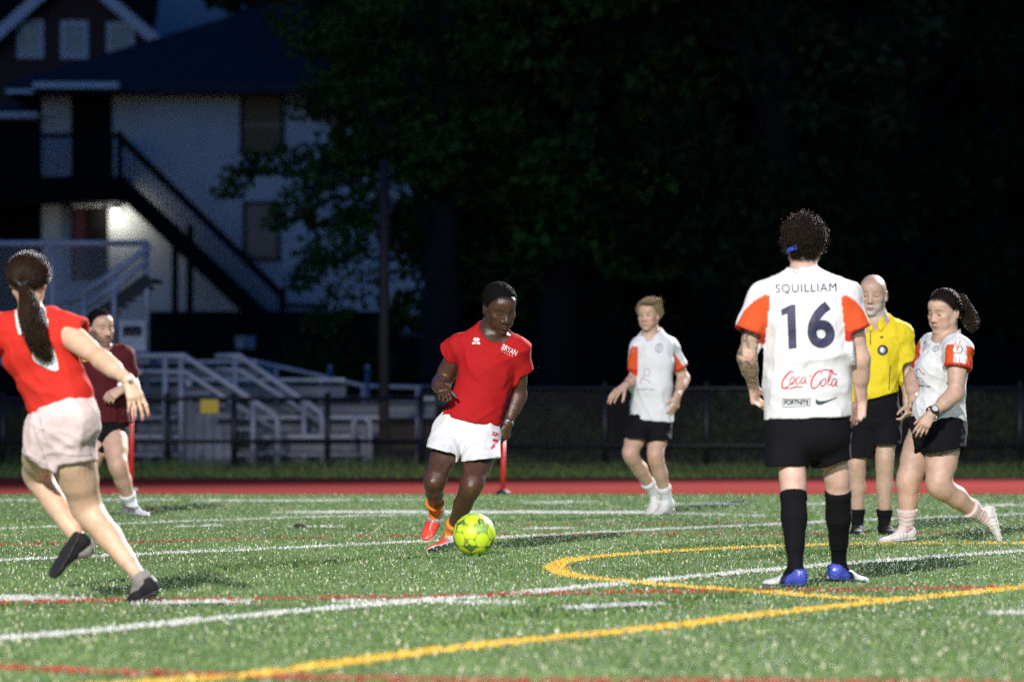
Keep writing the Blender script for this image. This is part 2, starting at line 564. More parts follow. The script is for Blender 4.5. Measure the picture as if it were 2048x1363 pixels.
# ---- shoes: one canonical shape (y forward, z up, origin at the ankle joint, ground at z = -0.085)
_shoe_cache = {}
def shoe_mesh(style):
    if style in _shoe_cache: return _shoe_cache[style]
    colfn, cleat, high = SHOE_STYLES[style]
    X = (1, 0, 0)
    pr = [('+', eseg((0, -.022, -.045), (0, .06, -.054), .033, .038, .040, .030, X), .0),
          ('+', eseg((0, .05, -.056), (.004, .125, -.068), .040, .030, .043, .018, X), .02),
          ('+', ell((.004, .135, -.067), (.041, .056, .018)), .015),
          ('+', ell((0, -.026, -.040), (.032, .034, .046)), .015),
          ('+', eseg((0, -.012, -.03), (0, -.010, .006 + high), .037, .044, .035, .042, X, None, ((0, 0, .004 + high), (0, -.25, .97))), .02)]
    pr += [('-', seg((0, -.008, -.02), (0, -.014, .08), .029, .033), .006)]
    if cleat: pr += [('+', seg((0, .035, -.028), (0, .105, -.048), .012, .008), .012)]
    f = field_from(pr, .005)
    def cutz(X_, Y_, Z_): return -(Z_ + .074)+0*X_+0*Y_
    i = np.arange(f.n[2]) * f.h + f.o[2]
    f.d = np.maximum(f.d, (-.074 - i)[None, None, :].astype(np.float32))
    idx, P = f.band(.02)
    f.d[idx] -= .0012 * (vnoise(P * np.array((60, 90, 60)), 5))
    # lace ridges
    lace = (np.abs(P[:, 0]) < .018) & (P[:, 1] > .03) & (P[:, 1] < .105) & (P[:, 2] > -.06)
    f.d[idx] -= np.where(lace, .0022 * np.maximum(0, np.sin(P[:, 1] * 420)), 0)
    V, F = f.mesh()
    up = np_mesh('shoe', V, F, True, colfn(V))
    # sole
    sp = [('+', eseg((0, -.024, -.0785), (.003, .06, -.0785), .034, .034, .041, .041, X), 0),
          ('+', eseg((.003, .06, -.0785), (.004, .128, -.0785), .041, .041, .044, .044, X), .02),
          ('+', ell((.004, .138, -.0785), (.043, .060, .044)), .01)]
    f = field_from(sp, .005)
    zz = np.arange(f.n[2]) * f.h + f.o[2]
    slab = np.maximum(zz + .070, -(.083 if not cleat else .078) - zz)
    f.d = np.maximum(f.d, slab[None, None, :].astype(np.float32))
    if cleat:
        for (sx, sy) in ((-.025, .15), (.03, .15), (-.03, .10), (.034, .10), (0, .125), (-.026, .06), (.03, .06), (-.02, -.03), (.02, -.03), (-.022, 0), (.022, 0)):
            f.add(seg((sx, sy, -.076), (sx * 1.03, sy, -.083), .0075, .0055), .003)
    V, F = f.mesh()
    so = np_mesh('sole', V, F, True)
    _shoe_cache[style] = (up, so)
    return up, so

def place_shoe(root, style, ankle, toe, up, scale=1.0, label=None):
    a = np.asarray(ankle, float)
    y = nrm(toe); u = np.asarray(up, float); z = nrm(u - y * (u @ y)); x = np.cross(y, z)
    Rm = Matrix(np.stack([x, y, z], 1).tolist()).to_4x4()
    me, so = shoe_mesh(style)
    first = len(me.materials) == 0
    o = obj('shoe', me, None, root)
    if first:
        me.materials.append(MATS['shoe_gloss' if style in ('blue', 'red', 'silver') else 'shoe']); so.materials.append(MATS['sole_' + style])
    o.matrix_local = Matrix.Translation(Vector((a - np.array(root.location)).tolist())) @ Rm @ Matrix.Scale(scale, 4)
    if label: o['label'] = label
    s = obj('sole', so, None, o)
    return o

def hair_strands(name, roots, pts_fn, n, rad, mat_, parent, org, seed=0):
    """pts_fn(roots (m,3)) -> (m, n, 3) strand points in world space"""
    P = pts_fn(roots)
    m = len(P)
    hc = bpy.data.hair_curves.new(name)
    hc.add_curves([n] * m)
    hc.attributes['position'].data.foreach_set('vector', (P - np.asarray(org)[None, None, :]).astype(np.float32).ravel())
    ra = hc.attributes.get('radius') or hc.attributes.new('radius', 'FLOAT', 'POINT')
    tp = np.tile(np.linspace(1, .35, n), m).astype(np.float32) * rad
    ra.data.foreach_set('value', tp)
    hc.materials.append(mat_)
    o = bpy.data.objects.new(name, hc); COL.objects.link(o)
    o.parent = parent
    return o

def subdivide_long(bm, L):
    for _ in range(7):
        e = [x for x in bm.edges if x.calc_length() > L]
        if not e: break
        bmesh.ops.subdivide_edges(bm, edges=e, cuts=1)
        bmesh.ops.triangulate(bm, faces=[f for f in bm.faces if len(f.verts) > 3])

def decal(name, flat, tgt, root, d, mat_, off=.0025, parent=None, L=4.0):
    """flat: mesh data in photo pixels (x = u, y = -v); laid onto the garment tgt = (BVH) as a print"""
    bm = bmesh.new(); bm.from_mesh(flat)
    bmesh.ops.triangulate(bm, faces=bm.faces[:])
    subdivide_long(bm, L)
    bad = []
    org = np.array(root.location)
    eye = Vector((0, 0, HC))
    for v in bm.verts:
        p = Vector(W(v.co.x, -v.co.y, d).tolist())
        dr = (p - eye).normalized()
        st = p - dr * 1.2
        hit, nv, i, dist = tgt.ray_cast(st, dr, 3.0)
        if hit is None: bad.append(v); continue
        if nv.dot(dr) > 0: nv = -nv
        q = hit + nv * off
        v.co = q - Vector(org.tolist())
    bmesh.ops.delete(bm, geom=bad, context='VERTS')
    me = bpy.data.meshes.new(name); bm.to_mesh(me); bm.free()
    for p in me.polygons: p.use_smooth = True
    return obj(name, me, mat_, parent if parent else root)

def text_flat(txt, u, v, hpx, wpx=None, rot=0, bold=0.0, space=1.0, shear=0.0):
    cu = bpy.data.curves.new('t', 'FONT'); cu.body = txt; cu.size = 1; cu.offset = bold; cu.space_character = space; cu.shear = shear
    cu.resolution_u = 6
    o = bpy.data.objects.new('t', cu); COL.objects.link(o)
    dg = bpy.context.evaluated_depsgraph_get()
    me = bpy.data.meshes.new_from_object(o.evaluated_get(dg))
    bpy.data.objects.remove(o)
    co = np.zeros(len(me.vertices) * 3); me.vertices.foreach_get('co', co); co = co.reshape(-1, 3)
    lo, hi = co.min(0), co.max(0); c = (lo + hi) / 2
    sy = hpx / (hi[1] - lo[1]); sx = (wpx / (hi[0] - lo[0])) if wpx else sy
    q = (co - c) * np.array((sx, sy, 0)); a = R(rot)
    co[:, 0] = u + q[:, 0] * math.cos(a) - q[:, 1] * math.sin(a)
    co[:, 1] = -v + q[:, 0] * math.sin(a) + q[:, 1] * math.cos(a)
    co[:, 2] = 0
    me.vertices.foreach_set('co', co.ravel()); me.update()
    return me

def poly_flat(loops):
    """filled outlines given in photo pixels"""
    cu = bpy.data.curves.new('p', 'CURVE'); cu.dimensions = '2D'; cu.fill_mode = 'BOTH'
    for lp in loops:
        sp = cu.splines.new('POLY'); sp.points.add(len(lp) - 1); sp.use_cyclic_u = True
        for pt, (u, v) in zip(sp.points, lp): pt.co = (u, -v, 0, 1)
    o = bpy.data.objects.new('p', cu); COL.objects.link(o)
    me = bpy.data.meshes.new_from_object(o.evaluated_get(bpy.context.evaluated_depsgraph_get()))
    bpy.data.objects.remove(o)
    return me

def spline2(pts, n=8):
    P = np.array(pts, float)
    Q = np.concatenate([[2 * P[0] - P[1]], P, [2 * P[-1] - P[-2]]])
    out = []
    for i in range(1, len(Q) - 2):
        for t in np.linspace(0, 1, n, endpoint=False):
            a, b, c, d_ = Q[i-1], Q[i], Q[i+1], Q[i+2]
            out.append(.5 * ((2*b) + (-a+c)*t + (2*a-5*b+4*c-d_)*t*t + (-a+3*b-3*c+d_)*t**3))
    out.append(P[-1])
    return np.array(out)

def strokes_flat(strokes):
    """strokes: list of (points, width or (w0, w1)) in photo pixels -> ribbon mesh"""
    V = []; F = []
    for pts, w in strokes:
        P = spline2(pts, 6); n = len(P)
        T = np.gradient(P, axis=0); T /= np.linalg.norm(T, axis=1)[:, None] + 1e-9
        Nn = np.stack([-T[:, 1], T[:, 0]], 1)
        if hasattr(w, '__len__'):
            ww = np.interp(np.linspace(0, 1, n), np.linspace(0, 1, len(w)), w)
        else: ww = np.full(n, w)
        b = len(V)
        for p, q, k in zip(P, Nn, ww):
            V.append((p[0] + q[0]*k/2, -(p[1] + q[1]*k/2), 0)); V.append((p[0] - q[0]*k/2, -(p[1] - q[1]*k/2), 0))
        for i in range(n - 1): F.append((b+2*i, b+2*i+1, b+2*i+3, b+2*i+2))
    me = bpy.data.meshes.new('s'); me.from_pydata(V, [], F)
    return me

def ring_pts(u, v, ru, rv, n=24, rot=0):
    a = np.linspace(0, 2 * math.pi, n, endpoint=False); r = R(rot)
    x = ru * np.cos(a); y = rv * np.sin(a)
    return [(u + xx*math.cos(r) - yy*math.sin(r), v + xx*math.sin(r) + yy*math.cos(r)) for xx, yy in zip(x, y)]

def blank(f):
    g = Field.__new__(Field); g.h = f.h; g.o = f.o; g.n = f.n; g.d = np.full(tuple(f.n), Field.BIG, np.float32)
    return g

class Person:
    def __init__(s, sp):
        s.sp = sp; s.d = sp['d']; s.s = FPX / s.d
        s.left = np.array((math.cos(R(sp['turn'])), math.sin(R(sp['turn'])), 0.0)) * (-1 if sp.get('away') else 1)
        s.fwd = np.cross(s.left, (0, 0, 1.0))
        s.J = {}
        g = sp['root']
        base = W(g[0], g[1], s.d + (g[2] if len(g) > 2 else 0))
        s.root = empty('person', (base[0], base[1], 0), sp['label'], 'person', sp.get('group'))
        s.org = np.array(s.root.location)
    def P(s, t): return W(t[0], t[1], s.d + (t[2] if len(t) > 2 else 0))
    def px(s, x): return x / s.s
    def calf_back(s, q):
        hip, kn, an = (s.J[q + j] for j in ('hip', 'knee', 'ank'))
        o = kn - lerp(hip, an, np.linalg.norm(kn - hip) / (np.linalg.norm(kn - hip) + np.linalg.norm(an - kn)))
        ax = nrm(an - kn)
        bk = -o if np.linalg.norm(o) > .06 else -s.fwd - o
        return nrm(bk - ax * (bk @ ax))
    def emit(s, name, f, mat_, colfn=None, parent=None):
        V, F = f.mesh()
        col = colfn(V.astype(float)) if colfn else None
        me = np_mesh(name, V - s.org.astype(np.float32), F, True, col)
        o = obj(name, me, mat_, parent or s.root)
        return o, V, F

    def build(s):
        sp = s.sp; P, px = s.P, s.px
        h = sp.get('h', .005)
        S = s.left
        hc = P(sp['head'][0]); M = head_frame(*sp['head'][1]); hs = sp['head'][2]
        s.hc, s.M, s.hs = hc, M, hs
        nk = P(sp['neck']); nr = px(sp['neck_r'])
        T = [(P(t[0:3]), px(t[3]), px(t[4])) for t in sp['torso']]      # garment outline: upper chest .. hem
        s.T = T
        body = []
        # torso
        k = .04
        for (a, wa, da), (b, wb, db) in zip(T[:-1], T[1:]):
            body.append(('+', eseg(a, b, wa * .86, da * .84, wb * .86, db * .84, S), .02))
        sh = {q: P(sp[q]['sh']) for q in 'LR'}
        shr = px(sp['sh_r'])
        for q in 'LR':
            body.append(('+', seg(lerp(nk, T[0][0], .15), sh[q], nr * .72, shr * .92), .05))
        body += head_prims(hc, M, hs, sp.get('face', {}))
        body.append(('+', seg(nk, hc + M @ (np.array((0, -.022, -.045)) * hs), nr, nr * .90), .022))
        body.append(('+', seg(lerp(nk, T[0][0], .2), nk, nr * 1.15, nr), .03))
        s.tips = {}
        for q in 'LR':
            a = sp[q]; el = P(a['el']); wr = P(a['wr']); r = [px(x) for x in a['r']]    # shoulder, elbow, forearm, wrist
            s.J[q + 'el'] = el; s.J[q + 'wr'] = wr; s.J[q + 'sh'] = sh[q]
            r = [x * .95 for x in r]
            body.append(('+', seg(sh[q], el, r[0], r[1]), .03))
            body.append(('+', ell(lerp(sh[q], el, .12), (r[0] * 1.08,) * 3), .03))
            m1 = lerp(sh[q], el, .52)
            body.append(('+', seg(lerp(sh[q], el, .38), lerp(sh[q], el, .68), r[0] * .96, r[1] * 1.08), .02))
            body.append(('+', seg(el, wr, r[1] * .95, r[3]), .02))
            body.append(('+', seg(lerp(el, wr, .12), lerp(el, wr, .45), r[2], r[2] * .9), .03))
            hd = a['hand']
            pr, tips = hand_prims(wr, hd['dir'], hd['palm'], q == 'L', hd.get('s', 1.0), hd.get('curls', (25, 28, 30, 32)), hd.get('spread', 5), hd.get('thumb', (35, 20)), r[3])
            s.tips[q] = tips
            body += pr
            for j in ('hip', 'knee', 'ank'):
                s.J[q + j] = P(a[j])
            lr = [px(x) * .94 for x in a['lr']]       # thigh top, above knee, knee, calf, ankle
            hip, kn, an = (s.J[q + j] for j in ('hip', 'knee', 'ank'))
            body.append(('+', seg(hip, lerp(hip, kn, .92), lr[0], lr[1]), .012))
            body.append(('+', seg(lerp(hip, kn, .3), lerp(hip, kn, .55), lr[0] * .96, (lr[0] * .5 + lr[1] * .5) * 1.04), .02))
            body.append(('+', seg(lerp(hip, kn, .9), lerp(kn, an, .08), lr[2] * .97, lr[2]), .03))
            body.append(('+', seg(lerp(kn, an, .05), an, lr[2] * .92, lr[4]), .02))
            # calf muscle sits behind the shin, away from the knee's forward bend
            bk = s.calf_back(q)
            body.append(('+', seg(lerp(kn, an, .16) + bk * lr[3] * .18, lerp(kn, an, .40) + bk * lr[3] * .22, lr[3] * .84, lr[3] * .86), .035))
            body.append(('+', seg(lerp(kn, an, .40) + bk * lr[3] * .2, lerp(kn, an, .72) + bk * lr[4] * .3, lr[3] * .80, lr[4] * 1.15), .03))
            kc = kn + nrm((kn - lerp(hip, an, .5)) + 1e-4) * lr[2] * .35
            body.append(('+', ell(kc, (lr[2] * .62,) * 3), .025))
            td = nrm(a['toe'][0]); up = nrm(a['toe'][1]); ss = a['toe'][2]
            body.append(('+', seg(an, an + td * .06 * ss - up * .042 * ss, lr[4] * .85, .018), .012))
            body.append(('+', seg(an - up * .045 * ss - td * .01, an + td * .07 * ss - up * .060 * ss, .020, .011), .02))
        for b in sp.get('extra', []): body.append(b(s))
        f = field_from(body, h)
        def paint(V):
            col = np.tile(np.array(sp['skin'], float), (len(V), 1))
            n = vnoise(V * 38, 3) * .06 + vnoise(V * 9, 4) * .07
            col *= (1 + n)[:, None]
            # redder elbows, knees, hands
            for q in 'LR':
                for j, rr in (('el', .07), ('knee', .09)):
                    dd = np.linalg.norm(V - s.J[q + j], axis=1)
                    col = mixc(col, np.array(sp['skin']) * sp.get('red', (1.02, .84, .80)), (1 - sstep(.3 * rr, rr, dd)) * .6)
                tp = np.array(s.tips[q])
                dd = np.min(np.linalg.norm(V[:, None, :] - tp[None], axis=2), axis=1) if len(V) < 4e5 else np.full(len(V), 9.)
                col = mixc(col, np.array(sp['skin']) * sp.get('red', (1.02, .80, .76)), (1 - sstep(.004, .03, dd)) * .7)
                if sp.get('nails'):
                    col = mixc(col, sp['nails'], (1 - sstep(.007, .013, dd)))
            Q = (V - hc) @ M / hs
            near = np.linalg.norm(Q, axis=1) < .2
            fc = sp.get('facecol', {})
            x = np.abs(Q[:, 0]); y = Q[:, 1]; z = Q[:, 2]
            ck = np.exp(-(((x - .042) / .022) ** 2 + ((z + .032) / .02) ** 2)) * (y > .03) * near
            col = mixc(col, np.array(sp['skin']) * sp.get('red', (1.02, .80, .76)), ck * .7)
            ns = np.exp(-((x / .014) ** 2 + ((z + .036) / .012) ** 2)) * (y > .08) * near
            col = mixc(col, np.array(sp['skin']) * sp.get('red', (1.02, .80, .76)), ns * .5)
            if 'beard' in fc:
                bc, bs = fc['beard']
                m = near & (y > -.005) & (z > -.14)
                edge = np.interp(x, [0, .03, .05, .07], [-.05, -.056, -.045, -.012])
                bm_ = sstep(.008, -.008, z - edge) * m * (1 - sstep(.012, .02, np.abs(z + .075)) * 0)
                # clear the lips
                bm_ = bm_ * sstep(.6, 1.2, (x / .024) ** 2 + ((z + .076) / .011) ** 2)
                # moustache
                mu = np.exp(-((x / .026) ** 4 + ((z + .058) / .007) ** 4)) * (y > .06) * near
                bm_ = np.maximum(bm_, mu) * (.75 + .25 * vnoise(V * 300, 8))
                col = mixc(col, bc, bm_ * bs)
            lips = np.exp(-((x / .021) ** 4 + ((z + .0755) / .0085) ** 4)) * (y > .066) * near
            col = mixc(col, fc.get('lip', (.42, .16, .14)), lips * .75)
            mouth = np.exp(-((x / .021) ** 4 + ((z + .0753) / .0022) ** 2)) * (y > .06) * near
            col = mixc(col, (.05, .02, .018), mouth * .85)
            hcol = sp['haircol']
            bz = .0235 - .10 * np.maximum(x - .034, 0) * 1.6
            br = np.exp(-(((x - .032) / .021) ** 4 + ((z - bz) / .0050) ** 2)) * (y > .045) * near
            col = mixc(col, fc.get('brow', hcol), br * fc.get('browk', .8))
            lid = fc.get('lid', 0.0)     # 0 open, 1 lowered
            ez = -.001 - .005 * lid
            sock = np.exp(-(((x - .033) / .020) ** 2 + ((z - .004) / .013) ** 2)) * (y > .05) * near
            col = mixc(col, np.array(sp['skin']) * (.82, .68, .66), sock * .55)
            ey = np.exp(-(((x - .033) / .0145) ** 4 + ((z - ez) / (.0050 - .0024 * lid)) ** 4)) * (y > .05) * near
            col = mixc(col, (.025, .015, .012), ey * .92)
            if 'scalp' in fc:
                zm = hairline(y, x, fc['scalp'])
                sc_ = sstep(-.012, .010, z - zm + .006 * vnoise(V * 120, 21)) * near
                col = mixc(col, hcol, sc_ * fc.get('scalpk', 1))
            nos = np.exp(-(((x - .008) / .0045) ** 2 + ((z + .0475) / .0035) ** 2)) * (y > .085) * near
            col = mixc(col, np.array(sp['skin']) * .25, nos * .8)
            if 'tattoo' in sp:
                for q, j0, j1, r0 in sp['tattoo']:
                    A0, A1 = s.J[q + j0], s.J[q + j1]
                    ax = nrm(A1 - A0); t = (V - A0) @ ax; Ln = np.linalg.norm(A1 - A0)
                    dd = np.linalg.norm(V - A0 - t[:, None] * ax, axis=1)
                    inr = (t > -.02) & (t < Ln * 1.02) & (dd < r0)
                    n1 = vnoise(V * 30, 41); n2 = vnoise(V * 55 + 3, 42)
                    ln = np.exp(-(n1 / .10) ** 2) * .8 + np.exp(-(n2 / .09) ** 2) * .5 + sstep(.25, .6, vnoise(V * 14, 44)) * .45
                    col = mixc(col, (.055, .065, .062), np.clip(ln, 0, .85) * inr)
            return np.clip(col, 0, 1)
        s.body, s.bV, s.bF = s.emit('body', f, sp['skinmat'], paint)
        # eyes
        lid = sp.get('facecol', {}).get('lid', 0)
        if not sp.get('away'):
            for x in (-1, 1):
                c = hc + M @ (np.array((x * .033, .0742 - .0022 * lid, -.001 - .003 * lid)) * hs)
                V, F = uv_sphere(c - s.org, .0133 * hs, 14, 10)
                Q = (V + s.org - c) @ M / hs
                g = np.array(sp.get('gaze', (0, 0)))
                dd = np.hypot(Q[:, 0] - g[0], Q[:, 2] - g[1])
                cw = np.tile(np.array((.42, .38, .36)), (len(V), 1))
                cw = mixc(cw, (.03, .018, .012), ((dd < .0065) & (Q[:, 1] > 0)) * 1.0)
                o = obj('eye', np_mesh('eye', V, F, True, cw), MATS['eye'], s.root)
        # neck skin etc done; garments
        s.shirt(); s.shorts(); s.feet()
        return s

    def shirt(s):
        sp = s.sp; P, px = s.P, s.px; S = s.left; T = s.T
        nk = P(sp['neck']); nr = px(sp['neck_r']); shr = px(sp['sh_r'])
        gh = sp.get('gh', .0075)
        hem = sp.get('hem')
        if hem is not None:
            a, b = P(hem[0]), P(hem[1])
            nv = np.cross(b - a, (0, 1, 0)); nv = nrm(nv if nv[2] < 0 else -nv)
            nv = nrm(nv + np.array((0, hem[2] if len(hem) > 2 else 0, 0)))
            hp = (a + b) / 2
        else:
            hp = T[-1][0]; nv = nrm(T[-1][0] - T[-2][0])
        col = P(sp.get('collar', sp['neck']))
        up = nrm(s.hc + s.M @ np.array((0, -.02, -.05)) - nk)
        bn = nrm(up + s.fwd * sp.get('scoop', .45))
        def make(cut, grow):
            L = []
            for i, ((a, wa, da), (b, wb, db)) in enumerate(zip(T[:-1], T[1:])):
                last = i == len(T) - 2
                bb = b + (b - a) * .25 if last else b
                L.append(('+', eseg(a, bb, wa + grow, da + grow, wb + grow, db + grow, S, (col, bn) if cut and i < 2 else None, (hp, nv) if cut else None), .03))
            L.append(('+', eseg(lerp(nk, T[0][0], .5), nk, nr * 1.15 + grow, nr * 1.15 + grow, nr * 1.10 + grow, nr * 1.10 + grow, S, None, (col, bn) if cut else None), .02))
            for q in 'LR':
                sh, el = s.J[q + 'sh'], s.J[q + 'el']
                L.append(('+', eseg(lerp(nk, T[0][0], .22), sh, nr * .92 + .004 + grow, nr * .92 + .004 + grow, shr * 1.02 + .004 + grow, shr * 1.02 + .004 + grow, (0, 0, 1), (col, bn) if cut else None), .05))
                sl = sp['sleeve']
                e = lerp(sh, el, sl[q][0]) if not isinstance(sl[q][0], tuple) else P(sl[q][0])
                r0, r1 = px(sl[q][1]), px(sl[q][2])
                ax = nrm(e - sh)
                # sleeve end, slightly flared
                ee = e + ax * (.05 if cut else .10)
                L.append(('+', eseg(sh, ee, r0 + grow, r0 * .95 + grow, r1 + grow, r1 + grow, np.cross(ax, (0, 1, .1)), None, (e, ax) if cut else None), .025))
            return L
        f = field_from(make(False, 0), gh, .01)
        cut = blank(f); inn = blank(f)
        for op, p, k in make(True, .035): cut.add(p, k)
        for op, p, k in make(False, -.020): inn.add(p, k)
        fo = sp.get('folds', [(0.25, 0.1, 1), (-.7, .1, .7), (.8, 0, .35)])
        folds(f, fo, sp.get('foldamp', .010), sp.get('foldfreq', 11), sp.get('seed', 1), 4.0)
        folds(f, fo[::-1], sp.get('foldamp', .010) * .55, sp.get('foldfreq', 11) * 2.0, sp.get('seed', 1) + 400, 5.0)
        idx, Pq = f.band(.05)
        cut.d[idx] += .004 * vnoise(Pq * 14, 77)
        f.d = np.maximum(np.maximum(f.d, cut.d), -inn.d)
        cr = nr * sp.get('collar_k', 1.04)
        f.sub(seg(col - up * .03, col + up * .16, cr, cr * 1.15), .003)
        if 'vneck' in sp:
            vp = P(sp['vneck'][0]); f.sub(seg(vp, col + up * .03, px(sp['vneck'][1]), cr * .8), .004)
        def paint(V):
            c = np.tile(np.array(sp['shirtcol'], float), (len(V), 1))
            if 'shirtpaint' in sp: c = sp['shirtpaint'](s, V, c)
            return c
        s.jersey, V, F = s.emit(sp.get('shirtname', 'jersey'), f, MATS['jersey'], paint)
        s.sbvh = BVHTree.FromPolygons(V.tolist(), F.tolist())

    def shorts(s):
        sp = s.sp; P, px = s.P, s.px; S = s.left; gh = sp.get('gh', .0075)
        H = sp['shorts']
        wst = [(P(t[0:3]), px(t[3]), px(t[4])) for t in H['waist']]
        def make(cut, grow):
            L = []
            for (a, wa, da), (b, wb, db) in zip(wst[:-1], wst[1:]):
                L.append(('+', eseg(a, b, wa + grow, da + grow, wb + grow, db + grow, S), .02))
            for q in 'LR':
                hip, kn = s.J[q + 'hip'], s.J[q + 'knee']
                e = P(H[q][0]); r0, r1 = px(H[q][1]), px(H[q][2])
                hp = P(H[q][3]) if len(H[q]) > 3 and H[q][3] else hip
                ax = nrm(e - hp)
                nv = ax
                if len(H[q]) > 4:
                    nv = nrm(np.array(H[q][4]))
                ee = e + ax * (.06 if cut else .12)
                L.append(('+', eseg(hp, ee, r0 + grow, r0 * .95 + grow, r1 + grow, r1 + grow, S, None, (e, nv) if cut else None), .022))
            return L
        f = field_from(make(False, 0), gh, .01)
        cut = blank(f); inn = blank(f)
        for op, p, k in make(True, .035): cut.add(p, k)
        for op, p, k in make(False, -.018): inn.add(p, k)
        folds(f, H.get('folds', [(.2, .1, 1), (-.75, 0, .6)]), H.get('amp', .010), H.get('freq', 10), sp.get('seed', 1) + 50, 4.0)
        folds(f, H.get('folds', [(.6, .1, 1), (-.9, 0, .4)]), H.get('amp', .010) * .5, H.get('freq', 10) * 2, sp.get('seed', 1) + 450, 5.0)
        idx, Pq = f.band(.05)
        cut.d[idx] += .004 * vnoise(Pq * 14, 78)
        f.d = np.maximum(np.maximum(f.d, cut.d), -inn.d)
        def paint(V):
            c = np.tile(np.array(H['col'], float), (len(V), 1))
            if 'paint' in H: c = H['paint'](s, V, c)
            return c
        s.short, V, F = s.emit('shorts', f, MATS['shorts'], paint)
        s.hbvh = BVHTree.FromPolygons(V.tolist(), F.tolist())

    def feet(s):
        sp = s.sp; px = s.px
        for q in 'LR':
            a = sp[q]; kn, an = s.J[q + 'knee'], s.J[q + 'ank']; lr = [px(x) * .94 for x in a['lr']]
            td, up, ss = nrm(a['toe'][0]), nrm(a['toe'][1]), a['toe'][2]
            if a.get('sock'):
                top, colr = a['sock'][0], a['sock'][1]      # top as fraction knee -> ankle
                g = .0045
                pa = lerp(kn, an, top); ax = nrm(an - kn)
                bk = s.calf_back(q)
                L = []
                cut = (pa, -ax)
                L.append(('+', eseg(lerp(kn, an, max(.05, top - .1)), an, lr[2] * .92 + g, lr[2] * .92 + g, lr[4] + g, lr[4] + g, s.left, cut), 0))
                if top < .4:
                    L.append(('+', eseg(lerp(kn, an, .16) + bk * lr[3] * .18, lerp(kn, an, .40) + bk * lr[3] * .22, lr[3] * .84 + g, lr[3] * .84 + g, lr[3] * .86 + g, lr[3] * .86 + g, s.left, cut), .035))
                if top < .75:
                    L.append(('+', eseg(lerp(kn, an, .40) + bk * lr[3] * .2, lerp(kn, an, .72) + bk * lr[4] * .3, lr[3] * .80 + g, lr[3] * .80 + g, lr[4] * 1.15 + g, lr[4] * 1.15 + g, s.left, cut), .03))
                else:
                    L.append(('+', eseg(pa, lerp(kn, an, min(1, top + .1)), lr[4] * 1.22 + g, lr[4] * 1.22 + g, lr[4] + g, lr[4] + g, s.left, cut), .02))
                L.append(('+', seg(an, an + td * .055 * ss - up * .045 * ss, lr[4] + g, .026), .015))
                L.append(('+', seg(an - up * .02 * ss - td * .005, an + td * .06 * ss - up * .050 * ss, .032, .022), .01))
                f = field_from(L, .005)
                idx, Pp = f.band(.02)
                t = (Pp - pa) @ ax
                f.d[idx] -= ((.0016 if top > .3 else .0007) * np.sin(t * 260 + vnoise(Pp * 20, 2) * 4) * (t > .03) + .003 * ((t > .0) & (t < .035))).astype(np.float32)
                def paint(V):
                    c = np.tile(np.array(colr, float), (len(V), 1))
                    if len(a['sock']) > 2: c = a['sock'][2](s, V, c, q)
                    return c
                o, V, F = s.emit('sock', f, MATS['sock'], paint)
                s.J[q + 'sockbvh'] = BVHTree.FromPolygons(V.tolist(), F.tolist())
            place_shoe(s.root, a['shoe'], an, td, up, ss)

def uv_sphere(c, r, nu=16, nv=10):
    V = [c + np.array((0, 0, r))]; F3 = []; F4 = []
    for j in range(1, nv):
        th = math.pi * j / nv
        for i in range(nu):
            ph = 2 * math.pi * i / nu
            V.append(c + r * np.array((math.sin(th) * math.cos(ph), math.sin(th) * math.sin(ph), math.cos(th))))
    V.append(c - np.array((0, 0, r)))
    for i in range(nu): F3.append((0, 1 + i, 1 + (i + 1) % nu))
    for j in range(nv - 2):
        for i in range(nu):
            a = 1 + j * nu; b = a + nu; i2 = (i + 1) % nu
            F4.append((a + i, b + i, b + i2, a + i2))
    a = 1 + (nv - 2) * nu; e = len(V) - 1
    for i in range(nu): F3.append((e, a + (i + 1) % nu, a + i))
    return np.array(V), [np.array(F4), np.array(F3)]
# ------------------------------------------------------------------ the sports ground
def poly_sheet(name, pts, z, material, kind='structure'):
    V = [(p[0], p[1], z) for p in pts]
    me = bpy.data.meshes.new(name); me.from_pydata(V, [], [list(range(len(V)))])
    o = obj(name, me, material)
    return tag(o, kind=kind) if kind else o

MT = {}
MT['turf'] = mat('turf_base', (.070, .135, .042), rough=.9, spec=.2, noise=.5, scale=6, col2=(.040, .082, .026), bump=.6, bscale=40)
MT['earth'] = mat('earth', (.020, .022, .014), rough=1, spec=.0, noise=.5, scale=.6, col2=(.012, .016, .008))
MT['track'] = mat('track_rubber', (.170, .034, .031), rough=1, spec=.0, noise=.25, scale=40, bump=.5, bscale=120)
MT['verge'] = mat('verge', (.035, .055, .015), rough=.95, noise=.6, scale=3)

# terrain: level at the sports ground, rising behind the fence
def terrain_z(y): return np.interp(y, [0, 53, 60, 76, 84, 92, 130, 200, 420], [-.03, -.03, .0, .7, 1.9, 2.3, 3.2, 12, 60])
_ys = np.array([-60, 0, 20, 53, 60, 68, 76, 80, 84, 88, 92, 105, 130, 160, 200, 300, 420.]); _xs = np.linspace(-160, 160, 41)
_V = [(x, y, float(terrain_z(y)) - .02 + (0 if y < 58 else .25 * math.sin(x * .31 + y) + .15 * math.sin(x * .9))) for y in _ys for x in _xs]
_F = [[j * 41 + i, j * 41 + i + 1, (j + 1) * 41 + i + 1, (j + 1) * 41 + i] for j in range(len(_ys) - 1) for i in range(40)]
tag(obj('terrain', np_mesh('terrain', _V, np.array(_F)), MT['earth']), kind='structure')
TRK0, TRK1, VRG1 = 38.6, 46.2, 52.5
poly_sheet('turf', [(-60, -30), (60, -30), (60, TRK0), (-60, TRK0)], 0.0, MT['turf'])
poly_sheet('running_track', [(-60, TRK0), (60, TRK0), (60, TRK1), (-60, TRK1)], 0.004, MT['track'])
